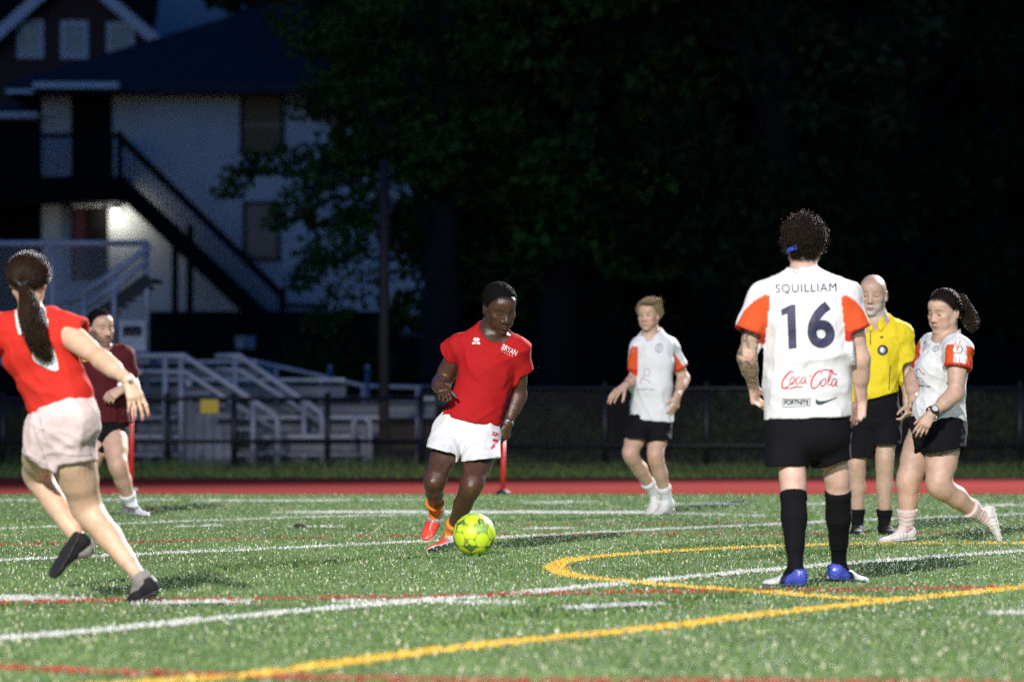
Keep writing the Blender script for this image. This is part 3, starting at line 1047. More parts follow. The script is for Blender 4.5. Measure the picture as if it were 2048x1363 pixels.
poly_sheet('grass_verge', [(-60, TRK1), (60, TRK1), (60, VRG1 + 6), (-60, VRG1 + 6)], 0.002, MT['verge'])

# painted lines (photo pixels), width in metres, colour, wear
LINES = [
 ('w', .115, .02, [(-40, 1279), (0, 1275.5), (250, 1253), (500, 1229), (700, 1211), (860, 1198), (1024, 1186), (1324, 1157), (1654, 1128), (2048, 1100), (2120, 1095)]),
 ('w', .11, .08, [(-40, 1121), (0, 1119), (250, 1108), (512, 1097), (830, 1082), (1024, 1072), (1274, 1059), (1554, 1047), (1724, 1039), (2048, 1027), (2120, 1024)]),
 ('w', .10, .25, [(-40, 1058), (0, 1056), (350, 1042), (625, 1033), (850, 1028), (1060, 1024)]),
 ('w', .55, .10, [(625, 1023), (860, 1023), (1100, 1023.5), (1290, 1024)]),
 ('w', .30, .45, [(1290, 1025), (1400, 1027), (1510, 1030)]),
 ('w', .45, .40, [(-40, 999), (120, 999), (300, 999)]),
 ('w', .35, .30, [(420, 1000), (550, 1000), (660, 1000)]),
 ('w', .35, .5, [(700, 999), (830, 999)]),
 ('w', .45, .25, [(-40, 1195), (72, 1194)]), ('w', .22, .15, [(318, 1204), (392, 1202.5), (466, 1201)]), ('w', .22, .4, [(708, 1201), (850, 1202), (992, 1203)]),
 ('w', .16, .3, [(360, 1051.5), (430, 1050)]), ('w', .16, .3, [(598, 1052), (668, 1052)]),
 ('w', .18, .05, [(1154, 1213), (1222, 1209.5), (1290, 1206)]), ('w', .16, .25, [(1056, 1056), (1136, 1055)]), ('w', .2, .15, [(2022, 1224), (2090, 1222)]),
 ('w', .4, .25, [(1942, 1010), (2026, 1009)]), ('w', .4, .3, [(1088, 1004), (1146, 1003)]), ('w', .4, .35, [(1392, 1007), (1460, 1006)]), ('w', .4, .3, [(1618, 1007), (1656, 1007)]),
 ('r', .11, .12, [(-40, 1205), (0, 1204), (200, 1199), (450, 1196.5), (700, 1193), (950, 1190), (1064, 1185), (1374, 1181), (1774, 1176), (2048, 1172), (2110, 1171)]),
 ('r', .11, .40, [(-40, 1089), (0, 1088), (275, 1082), (525, 1076), (800, 1071), (1124, 1067), (1484, 1066), (2048, 1064)]),
 ('r', .115, .15, [(-40, 1331), (0, 1333), (250, 1342), (425, 1347), (550, 1351), (800, 1356), (1024, 1359), (1524, 1361), (2048, 1366)]),
 ('r', .10, .75, [(300, 1018), (700, 1017), (1050, 1018)]), ('r', .10, .75, [(1024, 1050), (1300, 1047), (1560, 1040)]),
 ('y', .112, .03, [(120, 1374), (275, 1364), (500, 1347), (700, 1321), (875, 1298), (1024, 1281), (1274, 1257), (1524, 1227), (1774, 1200), (2048, 1172), (2130, 1164)]),
 ('y', .105, .06, [(2120, 1084), (2048, 1085), (1850, 1085), (1674, 1087), (1424, 1096), (1249, 1107), (1150, 1117), (1112, 1129), (1116, 1139), (1156, 1151), (1249, 1161), (1374, 1171), (1524, 1182), (1674, 1193), (1804, 1198)]),
]
LCOL = dict(w=(.62, .63, .60), r=(.42, .045, .035), y=(.76, .50, .065))
for k_, n_ in dict(w='line_white', r='line_red', y='line_yellow').items():
    MT[k_] = mat(n_, LCOL[k_], rough=.55, noise=.35, scale=14)
    MT[k_ + 'b'] = mat(n_ + '_blades', (1, 1, 1), rough=.45, spec=.5, attr=True)
MT['blade'] = mat('turf_blades', (1, 1, 1), rough=.38, spec=.40, attr=True)

def world_line(pts):
    Wp = np.array([G(u, v + .011 * (v - HOR))[:2] for u, v in pts])      # the blade tips, 2 cm up, are what is seen
    return spline2(Wp, 10) if len(pts) > 2 else np.array([Wp[0] * (1 - t) + Wp[1] * t for t in np.linspace(0, 1, 6)])

def blades(P, col, hgt, wid, seed, lean=.45):
    """P (n,2) roots -> bent strips of two quads"""
    r = np.random.default_rng(seed); n = len(P)
    a = r.uniform(0, 6.283, n); b = r.uniform(0, 6.283, n)
    h = hgt * r.uniform(.55, 1.15, n); w = wid * r.uniform(.7, 1.3, n); le = lean * r.uniform(.2, 1.6, n)
    sx, sy = np.cos(a) * w / 2, np.sin(a) * w / 2
    lx, ly = np.cos(b) * h * le, np.sin(b) * h * le
    x, y = P[:, 0], P[:, 1]; z0 = np.full(n, -.002)
    V = np.stack([
        np.stack([x - sx, y - sy, z0], 1), np.stack([x + sx, y + sy, z0], 1),
        np.stack([x + sx + lx * .35, y + sy + ly * .35, h * .62], 1), np.stack([x - sx + lx * .35, y - sy + ly * .35, h * .62], 1),
        np.stack([x + lx, y + ly, h * np.clip(1.05 - le * .4, .5, 1)], 1)], 1).reshape(-1, 3)
    i = np.arange(n)[:, None] * 5
    F4 = i + np.array([[0, 1, 2, 3]]); F3 = i + np.array([[3, 2, 4]])
    C = np.repeat(col, 5, axis=0)
    return V, F4, F3, C

def build_turf():
    r = np.random.default_rng(77)
    n = 270000
    # more blades per square metre close to the camera
    u_ = r.uniform(0, 1, n); y0, y1 = 12.6, TRK0
    e = -.1
    y = (y0 ** (e + 1) + u_ * (y1 ** (e + 1) - y0 ** (e + 1))) ** (1 / (e + 1))
    x = r.uniform(-1, 1, n) * (y * .124 + 1.3)
    P = np.stack([x, y], 1)
    which = np.full(n, -1)
    for li, (c, w, wear, pts) in enumerate(LINES):
        L = world_line(pts)
        lo, hi = L.min(0) - w, L.max(0) + w
        cand = np.nonzero((P >= lo).all(1) & (P <= hi).all(1))[0]
        if not len(cand): continue
        Q = P[cand]; best = np.full(len(Q), 9.)
        for a, b in zip(L[:-1], L[1:]):
            T = b - a; t = np.clip(((Q - a) @ T) / (T @ T + 1e-9), 0, 1)
            best = np.minimum(best, np.linalg.norm(Q - a - t[:, None] * T, axis=1))
        ins = (best < w / 2 * (1 + .12 * r.normal(0, 1, len(Q)))) & (r.uniform(0, 1, len(Q)) > wear)
        which[cand[ins]] = li
    P3 = np.concatenate([P, np.zeros((n, 1))], 1)
    tone = vnoise(P3 * np.array((.8, .35, 1)), 5) * .18 + vnoise(P3 * 4, 6) * .16
    base = np.array((.085, .172, .045)); alt = np.array((.188, .275, .092))
    mixv = r.uniform(0, 1, n)[:, None]
    col = (base * (1 - mixv) + alt * mixv) * (1 + tone)[:, None]
    pale = r.uniform(0, 1, n) < .06  # scattered pale blades: floodlight glints put into the blade colour
    col[pale] = np.array((.62, .57, .41)) * r.uniform(.7, 1.2, pale.sum())[:, None]
    m = which < 0
    V, F4, F3, C = blades(P[m], col[m], .021, .0064, 1)
    o = obj('turf_blades', np_mesh('turf_blades', V, [F4, F3], False, C), MT['blade'])
    tag(o, 'short green artificial turf blades covering the pitch', 'turf', kind='stuff')
    nm = dict(w='white_field_line', r='red_field_line', y='yellow_field_line')
    for li, (c, w, wear, pts) in enumerate(LINES):
        L = world_line(pts)
        T = np.gradient(L, axis=0); T /= np.linalg.norm(T, axis=1)[:, None] + 1e-9
        N = np.stack([-T[:, 1], T[:, 0]], 1)
        zz = .004 + .004 * (li % 5) * .25
        Vs = np.concatenate([np.c_[L + N * w * .46, np.full(len(L), zz)], np.c_[L - N * w * .46, np.full(len(L), zz)]])
        k = len(L); Fs = np.array([[i, i + 1, k + i + 1, k + i] for i in range(k - 1)])
        mm = which == li
        cc = np.array(LCOL[c]) * r.uniform(.75, 1.12, (mm.sum(), 1))
        PP = np.repeat(P[mm], 3, axis=0) + np.r_['0,2', np.zeros((0, 2)), r.normal(0, .012, (mm.sum() * 3, 2))]; cc = np.repeat(cc, 3, axis=0) * r.uniform(.9, 1.1, (mm.sum() * 3, 1))
        Vb, F4, F3, Cb = blades(PP, cc, .022, .0060, 100 + li)
        if wear > .35:      # worn: only the painted blades are left
            Vs = Vs[:0]; Fs = Fs[:0]; k = 0
        V = np.concatenate([Vs, Vb]); C = np.concatenate([np.tile(np.array(LCOL[c]) * .8, (len(Vs), 1)), Cb])
        o = obj(nm[c], np_mesh(nm[c], V, [np.concatenate([Fs.reshape(-1, 4), F4 + len(Vs)]), F3 + len(Vs)], False, C), MT[c + 'b'])
        tag(o, kind='structure')
build_turf()

def verge_grass():
    r = np.random.default_rng(3)
    n = 22000
    y = r.uniform(TRK1 + .1, VRG1 - 1.2, n); x = r.uniform(-8.2, 8.2, n) * y / 50
    tall = np.interp(y, [TRK1, 49, VRG1, VRG1 + 3], [.05, .10, .30, .42])
    V = []; r2 = r.uniform(.5, 1.4, n)
    clump = .6 + .6 * (vnoise(np.stack([x * 1.3, y * 1.3, x * 0], 1), 9) * .5 + .5)
    P = np.stack([x, y], 1)
    col = np.array((.090, .145, .030)) * r.uniform(.5, 1.5, (n, 1)); yl = r.uniform(0, 1, n) < .15
    col[yl] *= np.array((2.0, 1.5, 1.0))
    V, F4, F3, C = blades(P, col, 1.0, .03, 8, .35)
    Z = V[:, 2].reshape(n, 5) * (tall * clump)[:, None]
    Vr = V.reshape(n, 5, 3); Vr[:, :, :2] = P[:, None] + (Vr[:, :, :2] - P[:, None]) * np.maximum(tall * clump, .25)[:, None, None]
    Vr[:, :, 2] = Z
    o = obj('verge_grass', np_mesh('verge_grass', Vr.reshape(-1, 3), [F4, F3], False, C), mat('verge_blades', (1, 1, 1), rough=.6, attr=True))
    tag(o, 'rough uncut grass growing between the track and the fence', 'grass', kind='stuff')
verge_grass()

# a dark crumb of rubber on the turf
mb = MB(); c = G(600, 1056)
Vs, Fs = uv_sphere(np.array((0, 0, .02)), .035, 10, 6); Vs = Vs * np.array((1.4, 1, .6))
o = obj('turf_clod', np_mesh('turf_clod', Vs, Fs), mat('clod', (.02, .02, .015), rough=.9)); o.location = c
tag(o, 'small dark clod lying on the turf near a white dash', 'clod')

# ------------------------------------------------------------------ ball
def build_ball():
    R0 = .1205
    c0 = W(948.5, 1070, 23.9); c0[2] = R0
    root = empty('soccer_ball', (c0[0], c0[1], 0), 'yellow soccer ball with dark green star pattern at the dribbler\'s foot', 'ball')
    ph = (1 + 5 ** .5) / 2
    ico = []
    for s1 in (-1, 1):
        for s2 in (-1, 1):
            ico += [(0, s1, s2 * ph), (s1, s2 * ph, 0), (s2 * ph, 0, s1)]
    ico = np.array(ico); ico /= np.linalg.norm(ico[0])
    dd = np.linalg.norm(ico[:, None] - ico[None], axis=2); ed = dd[dd > .1].min() * 1.05
    hexc = [ico[i] + ico[j] + ico[k] for i in range(12) for j in range(i + 1, 12) for k in range(j + 1, 12) if dd[i, j] < ed and dd[j, k] < ed and dd[i, k] < ed]
    hexc = np.array([h / np.linalg.norm(h) for h in hexc])
    Rm = np.array(Matrix.Rotation(R(38), 3, 'X') @ Matrix.Rotation(R(20), 3, 'Z') @ Matrix.Rotation(R(15), 3, 'Y'))
    cen = np.concatenate([ico, hexc]) @ Rm.T
    wgt = np.concatenate([np.full(12, math.cos(R(20.9))), np.full(20, math.cos(R(23.8)))])
    bm = bmesh.new(); bmesh.ops.create_icosphere(bm, subdivisions=6, radius=1)
    V = np.array([v.co for v in bm.verts]); F = np.array([[v.index for v in f.verts] for f in bm.faces]); bm.free()
    A = np.arccos(np.clip(V @ cen.T, -1, 1))
    # distance to the border between the nearest two panels
    bias = np.concatenate([np.full(12, .026), np.zeros(20)])
    S = A + bias[None]
    o1 = np.sort(S, axis=1); own = S.argmin(1); gap = (o1[:, 1] - o1[:, 0])
    gap3 = (o1[:, 2] - o1[:, 0])
    rad = R0 * (1 - .018 * np.exp(-(gap / .030) ** 2))
    yel = np.array((.62, .80, .030)); grn = np.array((.03, .16, .045)); dk = np.array((.008, .070, .050))
    C = np.tile(yel, (len(V), 1))
    pent = own < 12
    C = mixc(C, grn, (np.exp(-(gap / .028) ** 2)) * .85)
    C = mixc(C, grn * .8, (np.exp(-(gap3 / .085) ** 2)) * .85)
    tn = vnoise(V * 3.1, 12) * .5 + .5
    star = pent * sstep(.03, .07, gap) * sstep(.25, .50, tn + .25 * vnoise(V * 9, 14))
    pc = np.where((own % 3 == 0)[:, None], np.array((.22, .42, .12))[None], dk[None]) * (.5 + tn[:, None])
    C = C * (1 - star[:, None] * .85) + pc * star[:, None] * .85
    ringm = ((own % 5 == 1) & ~pent) * np.exp(-((A.min(1) - .13) / .03) ** 2)
    C = mixc(C, grn * 1.6, ringm * .9)
    mt = mat('ball_skin', (1, 1, 1), rough=.38, spec=.5, attr=True, bump=.1, bscale=300)
    fo = own[F[:, 0]]
    allV = V * rad[:, None] + np.array((0, 0, R0))
    for k in range(32):
        f = F[fo == k]
        if not len(f): continue
        u, inv = np.unique(f, return_inverse=True)
        obj('panel', np_mesh('panel', allV[u], inv.reshape(-1, 3), True, C[u]), mt, root)
    # hand-written mark on the top right panel
    bv = BVHTree.FromPolygons((allV + np.array(root.location)).tolist(), F.tolist())
    decal('ink_mark', text_flat('13', 961, 1042, 10, 10, rot=-160, bold=.01), bv, root, 23.9, mat('ink', (.03, .03, .02), rough=.5), L=2.0)
build_ball()

# ------------------------------------------------------------------ red corner poles by the track
def corner_pole(u, vt, vb, label, flag=False):
    b = G(u, vb); d = b[1]; zt = W(u, vt, d)[2]
    root = empty('corner_pole', b, label, 'pole', 'red poles standing by the track')
    mb = MB(); mb.tube([(0, 0, .03), (0, 0, zt)], .021, 10); mb.build('pole', MT['red_pole'], root, True)
    mb = MB(); mb.tube([(0, 0, 0), (0, 0, .03), (0, 0, .05)], [.07, .06, .025], 14); mb.build('base', MT['black'], root, True)
MT['red_pole'] = mat('red_pole', (.60, .028, .022), rough=.5, noise=.25, scale=12)
MT['black'] = mat('black_rubber', (.012, .012, .013), rough=.6)
corner_pole(262, 796, 984, 'red pole beside the person in maroon, at the far left of the track')
corner_pole(1006, 880, 989, 'red pole on the track edge behind the dribbler\'s hand')
# ------------------------------------------------------------------ fence, bleachers
MT['fence'] = mat('fence_black', (.010, .010, .012), rough=.5, noise=.2, scale=5)
MT['alu'] = mat('aluminium', (.60, .60, .64), rough=.5, metal=.25, noise=.25, scale=6)
MT['alu_dull'] = mat('aluminium_dull', (.34, .35, .40), rough=.6, metal=.2, noise=.35, scale=4)
MT['galv'] = mat('galvanised_wire', (.32, .33, .36), rough=.5, metal=.7)
MT['yellow_sign'] = mat('yellow_sign', (.72, .50, .02), rough=.5, noise=.1, scale=20)
MT['timber'] = mat('timber', (.16, .085, .045), rough=.85, noise=.5, scale=9, stretch=(1, 1, 6), bump=.4, bscale=30)

DF = 50.5
def chain_link(name, x0, x1, z0, z1, y, mat_, parent, org, pitch=.07, r=.0025):
    mb = MB(); H = z1 - z0
    n = int((x1 - x0 + H) / pitch)
    for s_ in (1, -1):
        for k in range(n):
            xs = x0 - H + k * pitch
            a, b = xs, xs + H
            za, zb = z0, z1
            if a < x0: za = z0 + (x0 - a); a = x0
            if b > x1: zb = z1 - (b - x1); b = x1
            if b - a < .02: continue
            if s_ == -1: a, b = x0 + x1 - a, x0 + x1 - b
            mb.bar((a, y + s_ * r, za), (b, y + s_ * r, zb), r * 2)
    o = mb.build(name, mat_, parent, False, org)
    o['kind'] = 'stuff'
    return o

def fence(u0, u1, posts, vt, vm, label, tall):
    x0, x1 = W(u0, 0, DF)[0], W(u1, 0, DF)[0]
    zt = W(0, vt, DF)[2]
    root = empty('chain_link_fence', ((x0 + x1) / 2, DF, 0), label, 'fence')
    org = root.location
    for u in posts:
        x = W(u, 0, DF)[0]; mb = MB(); mb.tube([(x, DF, -.05), (x, DF, zt + .05)], .037, 10); mb.tube([(x, DF, zt + .05), (x, DF, zt + .08)], [.042, .012], 10)
        mb.build('post', MT['fence'], root, True, org)
    for v in (vt, vm, 955):
        z = max(W(0, v, DF)[2], .04); mb = MB(); mb.tube([(x0, DF - .045, z), (x1, DF - .045, z)], .023, 8); mb.build('rail', MT['fence'], root, True, org)
    chain_link('wire_mesh', x0, x1, .04, zt, DF, MT['fence'], root, org)
fence(-300, 842, (-140, 6, 335, 468, 655, 842), 797, 882, 'low black chain link fence with two rails in front of the bleachers', False)
fence(842, 2350, (1000, 1210, 1413, 1625, 1830, 2040, 2250), 776, 890, 'black chain link fence in front of the dark trees', True)
# sign on the fence
xs = W(420, 812, DF); mb = MB(); w_ = 18 / FPX * DF; h_ = 13.5 / FPX * DF
mb.box((-w_, -.012, -h_), (w_, 0, h_)); o = mb.build('fence_sign', MT['yellow_sign']); o.location = (xs[0], DF - .07, xs[2])
tag(o, 'small blank-looking yellow sign hung on the black fence', 'sign')

DB = 53.5
def B(u, v, dy=0): return W(u, v, DB + dy)
def rail(parent, pts, r=.032, name='handrail', m='alu', org=None):
    mb = MB(); mb.tube(pts, r, 10); return mb.build(name, MT[m], parent, True, org)

def access_ramp():
    root = empty('access_ramp', (B(150, 0)[0], DB, 0), 'tall aluminium stair tower with chain link guard at the far left', 'stairs'); org = root.location
    T = lambda pts, r=.035, n='handrail', m='alu': rail(root, pts, r, n, m, org)
    for dy in (0, 1.3):
        T([B(-80, 487, dy), B(298, 486, dy)], .042, 'top_rail')
        for u in (-60, 105, 293): T([B(u, 486, dy), B(u, 706, dy)] if dy == 0 else [B(u, 486, dy), B(u, 800, dy)], .040, 'post')
    T([B(302, 492, -.1), B(228, 545, -.1), B(135, 606, -.1)], .045); T([B(293, 524, -.1), B(228, 572, -.1), B(160, 620, -.1)], .036)
    T([B(160, 580, .3), B(110, 618, .3)], .03)
    for u, v0 in ((228, 548), (167, 590)): T([B(u, v0, -.1), B(u, 705, -.1)], .036, 'post')
    chain_link('guard_mesh', B(-80, 0)[0], B(293, 0)[0], B(0, 700)[2], B(0, 490)[2], DB - .03, MT['galv'], root, org, .085, .0035)
    mb = MB(); a, b = B(-80, 712), B(298, 706); mb.box((a[0], DB, a[2] - .1), (b[0], DB + 1.3, a[2] + .0)); mb.build('deck', MT['alu_dull'], root, False, org)
    for k in range(9):
        p = B(292 - 17 * k, 560 + 12.5 * k, 0); mb = MB(); mb.box((p[0] - .12, DB - .02, p[2] - .02), (p[0] + .12, DB + 1.1, p[2] + .02)); mb.build('tread', MT['fence'], root, False, org)
    for dy in (-.02, 1.12): mb = MB(); mb.bar(B(300, 556, dy), B(146, 669, dy), .05, .16); mb.build('stringer', MT['fence'], root, False, org)
    # panel gate at the foot
    for (u0, v0, u1, v1) in ((238, 640, 292, 652), (238, 690, 292, 702), (238, 652, 246, 690), (284, 652, 292, 690)):
        a, b = B(u0, v1, -.2), B(u1, v0, -.2); mb = MB(); mb.box((a[0], DB - .24, a[2]), (b[0], DB - .2, b[2])); mb.build('gate_frame', MT['alu'], root, False, org)
    a, b = B(246, 690, -.2), B(284, 672, -.2); mb = MB(); mb.box((a[0], DB - .23, a[2]), (b[0], DB - .21, b[2])); mb.build('gate_panel', MT['alu'], root, False, org)
    for u in (-40, 120, 250, 292):
        T([B(u, 712, 1.2), np.array((B(u, 0, 1.2)[0], DB + 1.2, 0))], .035, 'leg', 'alu_dull')
access_ramp()

def bleachers():
    root = empty('bleachers', (B(500, 0)[0], DB, 0), 'low aluminium bleachers with stepped seats and two sloping stair rails', 'bleachers'); org = root.location
    T = lambda pts, r=.036, n='handrail', m='alu': rail(root, pts, r, n, m, org)
    T([B(190, 712, -.6), B(368, 711, -.6), B(462, 772, -.6), B(548, 828, -.6), B(555, 842, -.6), B(555, 946, -.6)], .040)
    T([B(262, 742, -.6), B(372, 744, -.6), B(462, 803, -.6), B(551, 858, -.6)], .032)
    for u, v0 in ((330, 714), (362, 714), (506, 800)): T([B(u, v0, -.6), B(u, 944, -.6)], .034, 'rail_post')
    T([B(430, 712, .4), B(478, 711, .4), B(560, 768, .4), B(638, 822, .4), B(645, 838, .4), B(645, 940, .4)], .040)
    T([B(432, 738, .4), B(480, 740, .4), B(568, 796, .4), B(643, 846, .4)], .032)
    for u, v0 in ((470, 714), (608, 803)): T([B(u, v0, .4), B(u, 940, .4)], .034, 'rail_post')
    # back guard rail that falls away to the right
    T([B(480, 716, 3.4), B(600, 742, 3.4), B(726, 771, 3.4), B(900, 776, 3.4)], .030, 'guard_rail')
    T([B(480, 762, 3.4), B(726, 800, 3.4), B(900, 806, 3.4)], .020, 'guard_rail')
    for u, v0 in ((552, 732), (642, 754), (726, 772), (835, 776)): T([B(u, v0, 3.4), B(u, 930, 3.4)], .030, 'guard_post')
    T([B(706, 900, -.3), B(706, 846, -.3), B(716, 834, -.3), B(730, 834, -.3), B(740, 846, -.3), B(740, 940, -.3)], .036, 'end_rail')
    # end frame of the seat rows
    mb = MB(); a, b = B(722, 940, -.2), B(742, 850, -.2); mb.box((a[0], DB - .2, 0), (b[0], DB - .16, b[2])); mb.build('end_panel', MT['alu_dull'], root, False, org)
    # seat planks and foot boards, each row higher and farther back
    for k in range(5):
        z = .38 + .24 * k; y = DB + .55 * k
        x0 = W(270, 0, y)[0]; x1 = W((742, 760, 870, 690, 515)[k], 0, y)[0]
        for j, (dy, dz, nm) in enumerate(((0, 0, 'seat_plank'), (.13, 0, 'seat_plank'), (-.25, -.22, 'foot_board'), (.27, -.12, 'riser'))):
            mb = MB()
            if nm == 'riser': mb.box((x0, y + dy, z + dz - .07), (x1, y + dy + .03, z + dz + .07))
            else: mb.box((x0, y + dy, z + dz - .02), (x1, y + dy + .115, z + dz + .02))
            mb.build(nm, MT['alu_dull' if nm != 'seat_plank' else 'alu'], root, False, org)
    # braces under the rows
    for u in (300, 420, 540, 660, 735):
        T([W(u, 938, DB), W(u, 938, DB + 2.6) * np.array((1, 1, 0)) + np.array((0, 0, 1.25))], .025, 'brace', 'alu_dull')
        T([np.array((W(u, 0, DB + 2.6)[0], DB + 2.6, 0)), np.array((W(u, 0, DB + 2.6)[0], DB + 2.6, 1.3))], .03, 'leg', 'alu_dull')
    # landing box front between the stairs
    for i in range(5):
        a, b = B(368 + i * 20, 938, -.3), B(386 + i * 20, 800 + 4 * i, -.3); mb = MB(); mb.box((a[0], DB - .3, .02), (b[0], DB - .27, b[2])); mb.build('front_panel', MT['alu_dull'], root, False, org)
    for k in range(6):
        p = B(548 - 30 * k, 905 - 24 * k, -.3); mb = MB(); mb.box((p[0] - .16, DB - .58, p[2] - .02), (p[0] + .16, DB + .35, p[2] + .02)); mb.build('stair_tread', MT['alu_dull'], root, False, org)
    # cross braces low at the front
    for (a, b) in (((300, 900), (378, 940)), ((560, 905), (640, 938)), ((640, 940), (738, 905)), ((440, 890), (540, 938))):
        T([B(a[0], a[1], -.1), B(b[0], b[1], -.1)], .03, 'brace', 'alu_dull')
bleachers()
for i, (u, v, lab) in enumerate(((281, 743, 'round pale end cap on the bleacher stair rail, beside the maroon shirt'), (377, 767, 'round pale end cap lower on the bleacher stair rail'))):
    c = B(u, v, -.7); mb = MB(); mb.tube([(0, -.03, 0), (0, .03, 0)], .045, 14); o = mb.build('rail_cap', MT['alu'], bpy.data.objects['bleachers'], True); o.location = Vector(c.tolist()) - bpy.data.objects['bleachers'].location

# timber retaining wall at the right end of the bleachers
def timber_wall():
    y = DB + 4.0; x0, x1 = W(772, 0, y)[0], W(1012, 0, y)[0]
    root = empty('timber_wall', ((x0 + x1) / 2, y, 0), 'low brown timber retaining wall behind the fence beside the dribbler', 'wall'); org = root.location
    for k in range(4):
        for j in range(3):
            a = x0 + (x1 - x0) * j / 3 + (.25 if k % 2 else 0) * (j > 0); b = x0 + (x1 - x0) * (j + 1) / 3 + (.25 if k % 2 and j < 2 else 0) - .012
            mb = MB(); mb.box((a, y - .02 * ((k + j) % 2), .005 + k * .125), (b, y + .14, .12 + k * .125)); mb.build('timber', MT['timber'], root, False, org)
timber_wall()

# dark pole in front of the trees
p = W(768, 940, 51.6); root = empty('utility_pole', (p[0], 51.6, 0), 'tall dark pole standing behind the fence in front of the trees', 'pole')
mb = MB(); mb.tube([(0, 0, -.1), (0, 0, 2.2), (0, 0, 3.75)], [.068, .062, .058], 14); mb.build('shaft', mat('pole_brown', (.028, .022, .020), rough=.7, noise=.3, scale=5), root, True)
mb = MB(); mb.tube([(0, 0, 0), (0, 0, .12)], .11, 14); mb.build('collar', MT['fence'], root, True)

# ------------------------------------------------------------------ houses
DH = 95.0
def Hh(u, v, dy=0): return W(u, v, DH + dy)
MT['stucco'] = mat('stucco', (.60, .56, .55), rough=.9, noise=.12, scale=1.5, bump=.3, bscale=25)
MT['roof'] = mat('roof_shingle', (.045, .048, .065), rough=.95, spec=.1, noise=.3, scale=3)
MT['darkwood'] = mat('dark_wood', (.010, .008, .008), rough=.9, spec=.08, noise=.3, scale=4)
MT['railwood'] = mat('rail_paint', (.008, .008, .010), rough=.8, spec=.1)
MT['balpaint'] = mat('baluster_paint', (.016, .017, .024), rough=.8, spec=.1)
MT['blind'] = mat('tan_blind', (.20, .125, .055), rough=.8, noise=.15, scale=2, stretch=(1, 1, 14))
MT['darkglass'] = mat('dark_glass', (.045, .038, .040), rough=.2)
MT['reddoor'] = mat('red_door', (.07, .006, .006), rough=.6, noise=.2, scale=3)
MT['trim'] = mat('white_trim', (.62, .63, .66), rough=.6)
MT['brick'] = mat('dark_brick', (.075, .040, .034), rough=.9, noise=.35, scale=12)
MT['slate'] = mat('pale_shingle', (.16, .18, .23), rough=.8, noise=.2, scale=4)
MT['paleroof'] = mat('pale_roof', (.42, .38, .34), rough=.9, spec=.1, noise=.2, scale=4)
MT['glass_blue'] = mat('window_glass', (.06, .08, .12), rough=.08, spec=.8)

